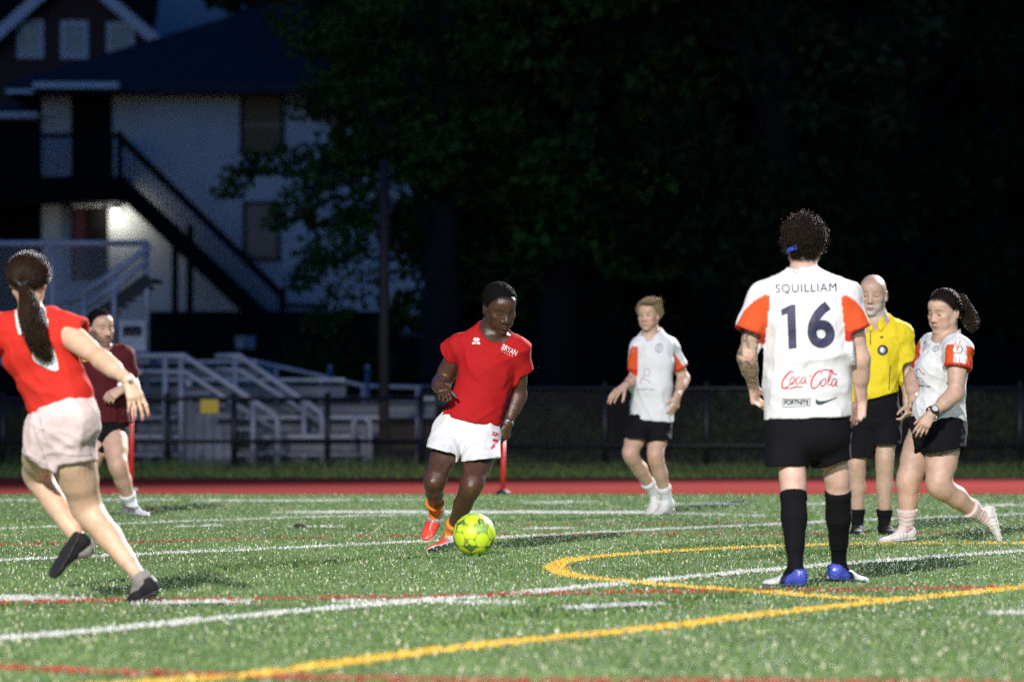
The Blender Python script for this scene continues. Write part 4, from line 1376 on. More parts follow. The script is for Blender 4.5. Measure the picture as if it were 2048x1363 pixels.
def main_house():
    zg = float(terrain_z(DH)) - .2
    root = empty('apartment_house', (Hh(380, 0)[0], DH, zg), 'white stucco house with dark hip roof, outside staircase and a lit lamp', 'house'); org = root.location
    ev = Hh(0, 176)[2]
    def part(nm, m, fn, smooth=False, parent=None):
        mb = MB(); fn(mb); return mb.build(nm, MT[m], parent or root, smooth, org)
    x0, x1 = Hh(84, 0)[0], Hh(905, 0)[0]
    part('wall', 'stucco', lambda b: b.box((x0, DH, zg - .5), (x1, DH + 9, ev)))
    # roof: hip with its ridge set back
    rx0, rx1 = Hh(15, 0)[0], Hh(960, 0)[0]
    zr = Hh(0, 8, 5.0)[2]
    V = [(rx0, DH - .9, ev + .02), (rx1, DH - .9, ev + .02), (rx1, DH + 10.5, ev + .02), (rx0, DH + 10.5, ev + .02), (Hh(545, 0, 4.8)[0], DH + 4.8, zr), (Hh(640, 0, 4.8)[0], DH + 4.8, zr),
         (rx0, DH - .9, ev - .16), (rx1, DH - .9, ev - .16), (rx1, DH + 10.5, ev - .16), (rx0, DH + 10.5, ev - .16)]
    part('roof', 'roof', lambda b: b.add(V, [(0, 1, 5, 4), (1, 2, 5), (2, 3, 4, 5), (3, 0, 4), (6, 9, 8, 7), (0, 6, 7, 1), (1, 7, 8, 2), (2, 8, 9, 3), (3, 9, 6, 0)]))
    part('porch_canopy', 'trim', lambda b: b.box((Hh(82, 0)[0], DH - 1.6, Hh(0, 176, -1.6)[2]), (Hh(250, 0)[0], DH - .95, Hh(0, 164, -1.6)[2])))
    part('canopy_end', 'trim', lambda b: b.box((Hh(26, 0)[0], DH - 1.4, Hh(0, 186, -1.5)[2]), (Hh(80, 0)[0], DH - .95, Hh(0, 178, -1.5)[2])))
    # doors
    def door(u0, u1, v0, v1, m, halves=None):
        o = part('door', m, lambda b: b.box((Hh(u0, 0)[0], DH - .06, Hh(0, v1)[2]), (Hh(u1, 0)[0], DH - .002, Hh(0, v0)[2])))
        part('door_frame', 'darkwood', lambda b: [b.box((Hh(u0 - 5, 0)[0], DH - .09, Hh(0, v1)[2]), (Hh(u0, 0)[0] - .003, DH - .002, Hh(0, v0 - 4)[2])), b.box((Hh(u1, 0)[0] + .003, DH - .09, Hh(0, v1)[2]), (Hh(u1 + 5, 0)[0], DH - .002, Hh(0, v0 - 4)[2]))], parent=o)
        return o
    door(148, 218, 180, 366, 'darkwood')
    d2 = door(148, 212, 416, 560, 'reddoor')
    part('screen_door', 'darkwood', lambda b: b.box((Hh(180, 0)[0], DH - .12, Hh(0, 560)[2]), (Hh(211, 0)[0], DH - .065, Hh(0, 418)[2])), parent=d2)
    # windows
    def window(u0, u1, v0, v1, m):
        f = part('window', 'darkwood', lambda b: [b.box((Hh(u0, 0)[0], DH - .08, Hh(0, v1)[2]), (Hh(u0 + 6, 0)[0], DH - .002, Hh(0, v0)[2])), b.box((Hh(u1 - 5, 0)[0], DH - .08, Hh(0, v1)[2]), (Hh(u1, 0)[0], DH - .002, Hh(0, v0)[2])),
             b.box((Hh(u0 + 6, 0)[0] + .002, DH - .08, Hh(0, v0 + 6)[2]), (Hh(u1 - 5, 0)[0] - .002, DH - .002, Hh(0, v0)[2])), b.box((Hh(u0 - 3, 0)[0], DH - .12, Hh(0, v1 + 5)[2]), (Hh(u1 + 3, 0)[0], DH - .003, Hh(0, v1)[2] - .003))])
        vm = (v0 + v1) / 2 + 8
        part('pane', m, lambda b: b.box((Hh(u0 + 7, 0)[0], DH - .03, Hh(0, vm - 1)[2]), (Hh(u1 - 6, 0)[0], DH - .004, Hh(0, v0 + 7)[2])), parent=f)
        part('pane', m, lambda b: b.box((Hh(u0 + 7, 0)[0], DH - .045, Hh(0, v1)[2]), (Hh(u1 - 6, 0)[0], DH - .004, Hh(0, vm + 2)[2])), parent=f)
    window(480, 568, 180, 303, 'blind'); window(486, 560, 403, 515, 'darkglass')
    # landing and stairs
    yl = -1.5
    part('landing', 'darkwood', lambda b: b.box((Hh(-120, 0)[0], DH + yl, Hh(0, 404, yl)[2]), (Hh(248, 0)[0], DH - .01, Hh(0, 352, yl)[2])))
    P0, P1 = (240, 352), (572, 668)
    st = part('staircase', 'darkwood', lambda b: [b.bar(Hh(P0[0] - 10, P0[1] + 8, y), Hh(P1[0], P1[1] + 14, y), .06, .42) for y in (yl, -.35)])
    n = 19
    for k in range(n):
        t = (k + .5) / n; p = Hh(P0[0] + (P1[0] - P0[0]) * t, P0[1] + (P1[1] - P0[1]) * t, yl)
        part('tread', 'darkwood', lambda b: b.box((p[0] - .13, DH + yl + .04, p[2] - .10), (p[0] + .13, DH - .40, p[2] - .05)), parent=st)
    hr = 62
    part('handrail', 'railwood', lambda b: b.bar(Hh(238, 272, yl), Hh(566, 592, yl), .10, .17), parent=st)
    nb = 34
    for k in range(nb):
        t = (k + .5) / nb; u = 240 + 322 * t
        a = Hh(u, 276 + 316 * t, yl); b_ = Hh(u, 276 + 316 * t + hr, yl)
        part('baluster', 'balpaint', lambda b: b.bar(a, b_, .032), parent=st)
    part('newel_post', 'railwood', lambda b: b.bar(Hh(566, 575, yl), Hh(566, 690, yl), .14), parent=st)
    bl = part('balcony_rail', 'railwood', lambda b: b.bar(Hh(-120, 271, yl), Hh(243, 271, yl), .08, .11))
    for k in range(26):
        u = -110 + 13.4 * k
        part('baluster', 'balpaint', lambda b: b.bar(Hh(u, 274, yl), Hh(u, 350, yl), .032), parent=bl)
    for u in (-60, 72, 240): part('rail_post', 'railwood', lambda b: b.bar(Hh(u, 262, yl), Hh(u, 352, yl), .12), parent=bl)
    # second flight of the rail at the bottom
    b2 = part('lower_rail', 'railwood', lambda b: b.bar(Hh(566, 610, yl - .6), Hh(650, 612, yl - .6), .08, .10))
    for k in range(7): part('baluster', 'balpaint', lambda b: b.bar(Hh(570 + 11 * k, 614, yl - .6), Hh(570 + 11 * k, 660, yl - .6), .032), parent=b2)
    for u in (350, 380): part('stair_post', 'darkwood', lambda b: b.bar(Hh(u, 450, yl + .2), np.array((Hh(u, 0, yl + .2)[0], DH + yl + .2, zg)), .14))
    part('base_wall', 'darkwood', lambda b: b.box((Hh(296, 0, -3)[0], DH - 3.0, zg - 1.6), (Hh(800, 0, -3)[0], DH - 2.7, Hh(0, 622, -3)[2])))
    part('side_wing', 'darkwood', lambda b: b.box((Hh(-140, 0)[0], DH + .4, zg - .5), (Hh(84, 0)[0] - .01, DH + 7, Hh(0, 240)[2])))
    part('wing_roof', 'roof', lambda b: b.add([(Hh(-140, 0)[0], DH - .5, Hh(0, 236)[2]), (Hh(82, 0)[0], DH - .5, Hh(0, 236)[2]), (Hh(30, 0)[0], DH + 3, Hh(0, 190)[2]), (Hh(-140, 0)[0], DH + 3, Hh(0, 190)[2])], [(0, 1, 2, 3)]))
    part('gutter', 'trim', lambda b: b.box((Hh(-140, 0)[0], DH - .58, Hh(0, 238)[2]), (Hh(81, 0)[0], DH - .505, Hh(0, 228)[2])))
    # the lit lamp by the door
    c = Hh(232, 421, -.30)
    lp = part('wall_lamp', 'darkwood', lambda b: [b.box((c[0] - .07, DH - .30, c[2] + .10), (c[0] + .07, DH - .003, c[2] + .16)), b.tube([c + np.array((0, 0, .10)), c + np.array((0, 0, .02))], [.05, .10], 12)])
    Vs, Fs = uv_sphere(c - np.array(org), .085, 16, 10)
    obj('bulb', np_mesh('bulb', Vs, Fs), emit_mat('lamp_glow', (.95, 1.0, .90), 55), lp)
    l = bpy.data.lights.new('porch_light', 'POINT'); l.energy = 13; l.color = (.93, 1.0, .88); l.shadow_soft_size = .09
    lo = bpy.data.objects.new('porch_light', l); COL.objects.link(lo); lo.parent = lp; lo.location = Vector((c - np.array((0, .16, .12)) - np.array(org)).tolist())
main_house()

def gable_house():
    D2 = 116.0; Q = lambda u, v, dy=0: W(u, v, D2 + dy); zg = float(terrain_z(D2)) - .3
    root = empty('gable_house', (Q(145, 0)[0], D2, zg), 'dark brick gable house with three pale framed windows behind the stucco house', 'house'); org = root.location
    def part(nm, m, fn, parent=None):
        mb = MB(); fn(mb); return mb.build(nm, MT[m], parent or root, False, org)
    A = (147, -52); eL, eR = (-30, 95), (330, 92)
    L0, R0, AP = Q(*eL), Q(*eR), Q(*A)
    zb = zg - 1
    V = [(L0[0], D2, zb), (R0[0], D2, zb), (R0[0], D2, R0[2]), (AP[0], D2, AP[2]), (L0[0], D2, L0[2])]
    V2 = [(x, y + 9, z) for x, y, z in V]
    part('wall', 'brick', lambda b: (b.add(V + V2, [(0, 1, 2, 4), (5, 9, 7, 6), (0, 5, 6, 1), (1, 6, 7, 2), (4, 9, 5, 0)]), b.add([V[4], V[2], V[3]], [(0, 1, 2)])))
    for e, nm in ((eL, 'roof'), (eR, 'roof')):
        E_ = Q(e[0] + (8 if e is eR else -8), e[1] + 8)
        part(nm, 'slate', lambda b: b.add([(E_[0], D2 - .5, E_[2]), (E_[0], D2 + 10, E_[2]), (AP[0], D2 + 10, AP[2] + .12), (AP[0], D2 - .5, AP[2] + .12), (E_[0], D2 - .5, E_[2] + .14), (E_[0], D2 + 10, E_[2] + .14), (AP[0], D2 + 10, AP[2] + .28), (AP[0], D2 - .5, AP[2] + .28)],
             [(0, 1, 2, 3), (4, 7, 6, 5), (0, 3, 7, 4), (1, 5, 6, 2), (0, 4, 5, 1)]))
        part('rake_board', 'trim', lambda b: b.bar(np.array((E_[0], D2 - .58, E_[2] - .05)), np.array((AP[0], D2 - .58, AP[2] + .10)), .10, .30))
    # cross roof to the right, lower pitch, seen side-on
    a, b_ = Q(300, 130, 3), Q(488, -60, 3)
    part('cross_roof', 'paleroof', lambda b: b.add([(a[0], D2 + 2.5, a[2] - .2), (b_[0], D2 + 2.5, a[2] - .2), (b_[0], D2 + 7, b_[2]), (a[0], D2 + 7, b_[2])], [(0, 1, 2, 3)]))
    part('cross_wall', 'brick', lambda b: b.box((a[0] + .2, D2 + 2.9, zb), (b_[0] - .3, D2 + 8, a[2] - .25)))
    part('corner_board', 'trim', lambda b: b.bar(Q(488, 25, 2.4), Q(488, -60, 6.9), .10, .22))
    for u0, u1, v0, v1 in ((35, 88, 40, 117), (122, 177, 42, 118), (214, 269, 45, 120)):
        f = part('window', 'trim', lambda b: [b.box((Q(u0, 0)[0], D2 - .08, Q(0, v1)[2]), (Q(u0 + 10, 0)[0], D2 - .003, Q(0, v0)[2])), b.box((Q(u1 - 10, 0)[0], D2 - .08, Q(0, v1)[2]), (Q(u1, 0)[0], D2 - .003, Q(0, v0)[2])),
             b.box((Q(u0 + 10, 0)[0] + .003, D2 - .08, Q(0, v0 + 11)[2]), (Q(u1 - 10, 0)[0] - .003, D2 - .003, Q(0, v0)[2])), b.box((Q(u0 + 10, 0)[0] + .003, D2 - .08, Q(0, v1)[2]), (Q(u1 - 10, 0)[0] - .003, D2 - .003, Q(0, v1 - 10)[2]))])
        vm = (v0 + v1) / 2
        for (va, vb, dy) in ((v0 + 12, vm - .5, .03), (vm + .5, v1 - 11, .045)):
            part('pane', 'glass_blue', lambda b: b.box((Q(u0 + 11, 0)[0], D2 - dy, Q(0, vb)[2]), (Q(u1 - 11, 0)[0], D2 - .004, Q(0, va)[2])), parent=f)
gable_house()

# two pale storage bins on the dark wall in front of the house
for (u0, u1, m, lab) in ((471, 491, (.42, .41, .42), 'small pale grey bin left of the blue bin below the staircase'), (493, 511, (.14, .24, .36), 'small blue bin right of the pale grey bin below the staircase')):
    D3 = 82.0; zb_ = W(0, 697, D3)[2]; a, b = W(u0, 697, D3), W(u1, 672, D3)
    root = empty('storage_bin', ((a[0] + b[0]) / 2, D3, zb_), lab, 'bin'); w_ = (b[0] - a[0]) / 2; h_ = b[2] - a[2]
    mm = mat('bin_plastic', m, rough=.5)
    mb = MB(); mb.add([(-w_*.85, -.09, 0), (w_*.85, -.09, 0), (w_*.85, .09, 0), (-w_*.85, .09, 0), (-w_, -.1, h_*.85), (w_, -.1, h_*.85), (w_, .1, h_*.85), (-w_, .1, h_*.85)], [(0,3,2,1),(4,5,6,7),(0,1,5,4),(1,2,6,5),(2,3,7,6),(3,0,4,7)]); mb.build('tub', mm, root)
    mb = MB(); mb.box((-w_*1.08, -.12, h_*.85 + .002), (w_*1.08, .12, h_)); mb.build('lid', mm, root)
zb_ = W(0, 697, 82.0)[2]; root = empty('garden_wall', (W(520, 0, 82)[0], 82.2, 0), 'dark garden wall below the house that carries the two small bins', 'wall')
mb = MB(); mb.box((-3.2, -.25, 0), (2.0, .25, zb_ - .06)); mb.build('wall_face', MT['darkwood'], root); mb = MB(); mb.box((-3.25, -.3, zb_ - .057), (2.05, .3, zb_ - .002)); mb.build('coping', MT['darkwood'], root)

# ------------------------------------------------------------------ trees
def leaf_mat(name, c):
    m, nt, p = new_mat(name); N = nt.nodes; L = nt.links
    a = N.new('ShaderNodeAttribute'); a.attribute_name = 'Col'
    p.inputs['Roughness'].default_value = .8; p.inputs['Specular IOR Level'].default_value = .15
    L.new(a.outputs['Color'], p.inputs['Base Color'])
    return m
MT['leaf'] = leaf_mat('leaf', None)
MT['bark'] = mat('bark', (.014, .011, .009), rough=.9, noise=.4, scale=5, bump=.8, bscale=12)

def tree(x, y, h, rad, low, n, label, seed, tint=(0.061, 0.115, 0.016), name='leafy_tree', squash=.8, extra=(), leaf=.20):
    r = np.random.default_rng(seed); zg = float(terrain_z(y)) - .1
    root = empty(name, (x, y, zg), label, 'tree', 'dark trees behind the fence')
    mb = MB(); tp = np.array((r.normal(0, .3), r.normal(0, .3), h * .62))
    tr = .12 + h * .016
    mb.tube([(0, 0, -.3), (0, 0, h * .2), tp * np.array((.6, .6, .65)), tp], [tr * 1.25, tr, tr * .75, tr * .4], 10)
    limbs = []
    for k in range(7):
        a = r.uniform(0, 6.28); z0 = h * r.uniform(.22, .55); e = np.array((math.cos(a) * rad * .75, math.sin(a) * rad * .75, z0 + h * r.uniform(.05, .3)))
        mid = np.array((e[0] * .4, e[1] * .4, z0 + (e[2] - z0) * .7)); mb.tube([(0, 0, z0), mid, e], [tr * .45, tr * .28, tr * .08], 6); limbs.append(e)
    mb.build('trunk', MT['bark'], root, True)
    # clumps in the crown volume, leaves around each clump
    nc = max(20, n // 110); cz = (low + h) / 2; hz = (h - low) / 2
    v = r.normal(0, 1, (nc, 3)); v /= np.linalg.norm(v, axis=1)[:, None]; v *= r.uniform(.35, 1, (nc, 1)) ** .5
    C = v * np.array((rad, rad, hz)) * r.uniform(.8, 1.1, (nc, 1)) + np.array((0, 0, cz))
    cr = r.uniform(.35, .85, nc) * rad * .34
    if len(extra):
        ex = np.array([e[:3] for e in extra]) - np.array((x, y, zg)); C = np.concatenate([C, ex]); cr = np.concatenate([cr, [e[3] for e in extra]]); nc = len(C)
    k = r.integers(0, nc, n)
    d = r.normal(0, 1, (n, 3)); d /= np.linalg.norm(d, axis=1)[:, None]; rr = r.uniform(.2, 1, n) ** .45
    P = C[k] + d * (cr[k] * rr)[:, None] * np.array((1.15, 1.15, .65))
    P[:, 2] -= .25 * cr[k] * np.hypot(d[:, 0], d[:, 1]) ** 2
    # each leaf spray: a bent pair of quads
    ax = d * .7 + r.normal(0, .6, (n, 3)) + np.array((0, 0, -.25)); ax /= np.linalg.norm(ax, axis=1)[:, None]
    sd = np.cross(ax, r.normal(0, 1, (n, 3))); sd /= np.linalg.norm(sd, axis=1)[:, None]; nn = np.cross(ax, sd)
    L = leaf * r.uniform(.6, 1.4, n)[:, None]; w = L * .30
    V = np.stack([P, P + ax * L * .5 + sd * w - nn * L * .08, P + ax * L, P + ax * L * .5 - sd * w - nn * L * .08], 1).reshape(-1, 3)
    i = np.arange(n)[:, None] * 4; F = np.concatenate([i + np.array([[0, 1, 2]]), i + np.array([[0, 2, 3]])])
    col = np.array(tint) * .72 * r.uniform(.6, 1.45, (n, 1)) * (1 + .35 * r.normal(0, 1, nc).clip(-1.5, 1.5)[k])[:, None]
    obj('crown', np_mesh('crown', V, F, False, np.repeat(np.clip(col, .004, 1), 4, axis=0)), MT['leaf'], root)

def branch_pts(pts, y, r0, n):
    out = []
    P = spline2(np.array([W(u, v, y)[[0, 2]] for u, v in pts]), 8)
    for i in np.linspace(0, len(P) - 1, n).astype(int): out.append((P[i][0], y + .3 * math.sin(i), P[i][1], r0 * (1 - .5 * i / len(P))))
    return out
e1 = branch_pts([(700, 250), (620, 320), (560, 315), (500, 330), (455, 372)], 66, .42, 10) + branch_pts([(720, 180), (650, 170), (610, 215)], 66, .55, 6) + branch_pts([(700, 330), (640, 350), (590, 400), (560, 440)], 66, .40, 7) + branch_pts([(720, 430), (650, 500), (600, 560)], 66, .38, 7) + branch_pts([(740, 520), (680, 600), (640, 640)], 66, .5, 5) + branch_pts([(690, 60), (620, 60), (570, 20)], 66, .6, 5)
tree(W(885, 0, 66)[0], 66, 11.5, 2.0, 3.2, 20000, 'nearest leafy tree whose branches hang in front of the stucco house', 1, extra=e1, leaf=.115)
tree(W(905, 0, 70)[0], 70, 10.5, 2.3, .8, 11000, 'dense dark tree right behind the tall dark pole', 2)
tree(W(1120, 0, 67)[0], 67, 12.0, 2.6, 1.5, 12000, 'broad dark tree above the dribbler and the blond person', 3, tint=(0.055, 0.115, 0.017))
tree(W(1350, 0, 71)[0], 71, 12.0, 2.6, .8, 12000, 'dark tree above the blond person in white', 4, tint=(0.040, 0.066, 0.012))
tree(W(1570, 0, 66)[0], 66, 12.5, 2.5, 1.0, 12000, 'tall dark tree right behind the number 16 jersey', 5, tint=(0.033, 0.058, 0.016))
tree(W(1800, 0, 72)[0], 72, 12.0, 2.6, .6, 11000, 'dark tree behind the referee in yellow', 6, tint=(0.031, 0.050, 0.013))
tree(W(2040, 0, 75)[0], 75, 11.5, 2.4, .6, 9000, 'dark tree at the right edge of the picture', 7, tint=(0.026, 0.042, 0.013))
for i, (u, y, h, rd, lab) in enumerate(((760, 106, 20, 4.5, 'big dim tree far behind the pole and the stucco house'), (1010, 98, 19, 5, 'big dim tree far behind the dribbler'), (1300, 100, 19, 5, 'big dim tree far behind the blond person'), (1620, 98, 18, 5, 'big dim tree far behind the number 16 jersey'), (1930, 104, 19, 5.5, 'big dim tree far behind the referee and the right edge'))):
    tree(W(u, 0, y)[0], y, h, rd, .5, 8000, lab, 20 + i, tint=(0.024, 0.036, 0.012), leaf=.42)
# low bushes behind the fence
def bush(u, y, w, h, label, seed, n=2500):
    r = np.random.default_rng(seed); zg = float(terrain_z(y)) - .05; x = W(u, 0, y)[0]
    root = empty('bush', (x, y, zg), label, 'bush', 'bushes behind the fence')
    mb = MB()
    for k in range(6):
        a = r.uniform(0, 6.28); mb.tube([(0, 0, -.05), (math.cos(a) * w * .2, math.sin(a) * w * .2, h * .4), (math.cos(a) * w * .5, math.sin(a) * w * .5, h * .75)], [.03, .02, .008], 5)
    mb.build('stems', MT['bark'], root, True)
    d = r.normal(0, 1, (n, 3)); d /= np.linalg.norm(d, axis=1)[:, None]; d[:, 2] = np.abs(d[:, 2])
    P = d * (r.uniform(.3, 1, (n, 1)) ** .5) * np.array((w, w * .7, h)) * (.8 + .25 * vnoise(d * 3, seed))[:, None]
    ax = d + r.normal(0, .6, (n, 3)); ax /= np.linalg.norm(ax, axis=1)[:, None]
    sd = np.cross(ax, r.normal(0, 1, (n, 3))); sd /= np.linalg.norm(sd, axis=1)[:, None]
    L = .11 * r.uniform(.6, 1.4, (n, 1))
    V = np.stack([P, P + ax * L * .5 + sd * L * .3, P + ax * L, P + ax * L * .5 - sd * L * .3], 1).reshape(-1, 3)
    i = np.arange(n)[:, None] * 4
    obj('foliage', np_mesh('foliage', V, i + np.array([[0, 1, 2, 3]]), False, np.repeat(np.array((.028, .050, .010)) * r.uniform(.5, 1.5, (n, 1)), 4, axis=0)), MT['leaf'], root)
for i, (u, y, w, h, lab) in enumerate(((30, 52.5, .9, .9, 'green bush behind the fence at the left edge, left of the running person'), (1090, 58, 1.3, 1.0, 'low bush behind the fence between the dribbler and the blond person'), (1500, 57, 1.4, 1.1, 'low bush behind the fence left of the number 16 jersey'), (1960, 58, 1.5, 1.2, 'low bush behind the fence right of the walking person'), (640, 70, 1.6, 1.6, 'dark bush above the bleachers below the stucco house'), (800, 72, 1.6, 1.4, 'dark bush right of the pole above the bleachers'))):
    bush(u, y, w, h, lab, 60 + i)
# ------------------------------------------------------------------ people: materials, shoes, poses
MATS = {}
MATS['skin'] = mat('skin', (1, 1, 1), rough=.46, spec=.40, attr=True, noise=.16, scale=40, bump=.20, bscale=200, sss=.05)
MATS['skin_dark'] = mat('skin_dark', (1, 1, 1), rough=.34, spec=.55, attr=True, noise=.25, scale=45, bump=.22, bscale=240, sss=.04)
MATS['jersey'] = mat('jersey', (1, 1, 1), rough=.82, spec=.18, attr=True, noise=.06, scale=30, bump=.12, bscale=420)
MATS['shorts'] = mat('shorts', (1, 1, 1), rough=.85, spec=.12, attr=True, noise=.10, scale=30, bump=.10, bscale=380)
MATS['sock'] = mat('sock', (1, 1, 1), rough=.9, spec=.15, attr=True, noise=.12, scale=70, bump=.25, bscale=500)
MATS['shoe'] = mat('shoe', (1, 1, 1), rough=.75, spec=.15, attr=True, noise=.15, scale=50, bump=.10, bscale=200)
MATS['shoe_gloss'] = mat('shoe_gloss', (1, 1, 1), rough=.28, spec=.55, attr=True, noise=.12, scale=40, bump=.08, bscale=150)
MATS['eye'] = mat('eye', (1, 1, 1), rough=.3, spec=.3, attr=True)
for k_, c_ in dict(blue=(.05, .06, .12), red=(.55, .55, .55), black=(.02, .02, .02), silver=(.35, .35, .36), white=(.62, .60, .56), blackref=(.015, .015, .016)).items():
    MATS['sole_' + k_] = mat('sole_' + k_, c_, rough=.55, noise=.2, scale=40)
def hair_mat(name, col, rough=.65):
    return mat(name, col, rough=rough, spec=.10, noise=.5, scale=55, bump=.6, bscale=160)
def strand_mat(name, col):
    return mat(name, col, rough=.45, spec=.18)
MATS['hair_dark'] = hair_mat('hair_dark', (.008, .005, .004))
MATS['strand_dark'] = strand_mat('strand_dark', (.013, .008, .005)); MATS['strand_brown'] = strand_mat('strand_brown', (.026, .014, .008)); MATS['strand_black'] = mat('strand_black', (.004, .004, .004), rough=.8, spec=.1); MATS['strand_blond'] = strand_mat('strand_blond', (.27, .20, .115))
MATS['hair_black'] = hair_mat('hair_black', (.006, .005, .005), .8)
MATS['hair_brown'] = hair_mat('hair_brown', (.014, .008, .005))
MATS['hair_blond'] = hair_mat('hair_blond', (.13, .092, .050))
MATS['print_navy'] = mat('print_navy', (.035, .035, .085), rough=.6, noise=.25, scale=35)
MATS['print_white'] = mat('print_white', (.78, .76, .74), rough=.6, noise=.08, scale=30)
MATS['print_red'] = mat('print_red', (.55, .035, .04), rough=.6, noise=.15, scale=35)
MATS['print_teal'] = mat('print_teal', (.02, .06, .075), rough=.6, noise=.2, scale=35)
MATS['print_grey'] = mat('print_grey', (.25, .27, .33), rough=.6, noise=.3, scale=60)
MATS['print_pink'] = mat('print_pink', (.55, .24, .26), rough=.6, noise=.3, scale=60)
MATS['print_faint'] = mat('print_faint', (.52, .42, .44), rough=.7, noise=.3, scale=60)
MATS['print_black'] = mat('print_black', (.012, .012, .013), rough=.6)
MATS['print_orange'] = mat('print_orange', (.74, .12, .035), rough=.7, noise=.1, scale=40)
MATS['print_yellow'] = mat('print_yellow', (.75, .38, .03), rough=.6)
MATS['print_green'] = mat('print_green', (.02, .20, .08), rough=.6)
MATS['band_blue'] = mat('band_blue', (.02, .07, .42), rough=.6)
MATS['metal'] = mat('metal', (.72, .72, .74), rough=.25, metal=1.0)
MATS['watch_face'] = mat('watch_face', (.55, .55, .56), rough=.2)
MATS['rubber'] = mat('rubber', (.02, .02, .02), rough=.5)
MATS['bead'] = mat('bead', (.75, .74, .70), rough=.25)

def sh_blue(V):
    c = np.tile(np.array((.035, .055, .42)), (len(V), 1))
    t = V[:, 1] + .35 * (V[:, 2] + .06) + .25 * np.abs(V[:, 0])
    c = mixc(c, (.015, .015, .03), sstep(.040, .050, t)); c = mixc(c, (.70, .71, .70), sstep(.072, .080, t))
    st = np.sin((V[:, 1] * .8 + V[:, 2] * 1.3) * 330) > .72
    return mixc(c, (.18, .24, .62), (st & (t < .04)) * .7)
def sh_red(V):
    c = np.tile(np.array((.52, .53, .56)), (len(V), 1))
    t = V[:, 1] - .5 * (V[:, 2] + .055)
    c = mixc(c, (.68, .075, .045), sstep(.052, .060, t))
    return mixc(c, (.10, .10, .11), np.exp(-((t - .050) / .004) ** 2))
def sh_black(V):
    c = np.tile(np.array((.016, .016, .018)), (len(V), 1))
    tab = (V[:, 1] < -.035) & (V[:, 2] > -.030) & (V[:, 2] < .0) & (np.abs(V[:, 0]) < .012)
    return mixc(c, (.5, .47, .43), tab * 1.0)
def sh_silver(V):
    c = np.tile(np.array((.10, .09, .11)), (len(V), 1))
    c = mixc(c, (.55, .56, .60), sstep(.085, .10, V[:, 1]))
    return mixc(c, (.42, .40, .45), (vnoise(V * 70, 3) > .25) * .7)
def sh_white(V):
    c = np.tile(np.array((.68, .66, .62)), (len(V), 1))
    c = mixc(c, (.40, .38, .36), np.exp(-((V[:, 2] + .069) / .004) ** 2) * .6)
    return mixc(c, (.25, .23, .25), (np.abs(np.sin(V[:, 1] * 120)) > .93) * (np.abs(V[:, 0]) > .024) * (V[:, 1] > .0) * (V[:, 1] < .08) * .6)
def sh_ref(V):
    c = np.tile(np.array((.013, .013, .015)), (len(V), 1))
    return mixc(c, (.10, .10, .11), (np.sin(V[:, 1] * 260) > .8) * (np.abs(V[:, 0]) < .02) * (V[:, 1] > .03) * .8)
SHOE_STYLES = dict(blue=(sh_blue, True, 0), red=(sh_red, True, .006), black=(sh_black, False, 0), silver=(sh_silver, True, 0), white=(sh_white, True, 0), blackref=(sh_ref, False, 0))

WHITE = (.70, .69, .70); ORANGE = (.66, .085, .022); CUFF = (.46, .035, .02); REDSHIRT = (.40, .010, .012); BLACK = (.006, .006, .008)

def sleeve_paint(half=40.0, top=86.0):
    """white shoulder, orange sleeve front and back, white stripe on the outer side, red cuff"""
    def fn(s, V, c):
        for q in 'LR':
            sh, el = s.J[q + 'sh'], s.J[q + 'el']
            ax = nrm(el - sh); out = s.left * (1 if q == 'L' else -1)
            oc = np.array(s.sp['sleeve_out'], float) if 'sleeve_out' in s.sp and q == 'L' else out
            lat = (V - sh) @ out
            o2 = nrm(oc - ax * (oc @ ax)); r = V - sh; t = r @ ax; r = r - t[:, None] * ax
            rl = np.linalg.norm(r, axis=1) + 1e-6
            ang = np.degrees(np.arccos(np.clip((r @ o2) / rl, -1, 1)))
            Ln = np.linalg.norm(el - sh)
            e = s.sleeve_t[q]
            near = (rl < .14) & (t < e + .03) & (t > -.06)
            armhole = lat + .016 - .10 * np.maximum(t, 0)
            slv = near & (armhole > 0) & (t > -.015) & (rl < s.px(max(s.sp['sleeve'][q][1:])) + .050)
            grow = np.interp(t / e, [-.1, .15, .5, 1], [top, half + (top - half) * .55, half + (top - half) * .15, half])
            m = sstep(grow - 3, grow + 3, ang) * slv
            c = mixc(c, ORANGE, m)
            c = mixc(c, CUFF, (near & (t > e - .022) & (armhole > 0) & (rl < s.px(s.sp['sleeve'][q][2]) + .050)) * 1.0)
        return c
    return fn

FOOT = lambda d, up=(0, 0, 1), s=1.0: (d, up, s)

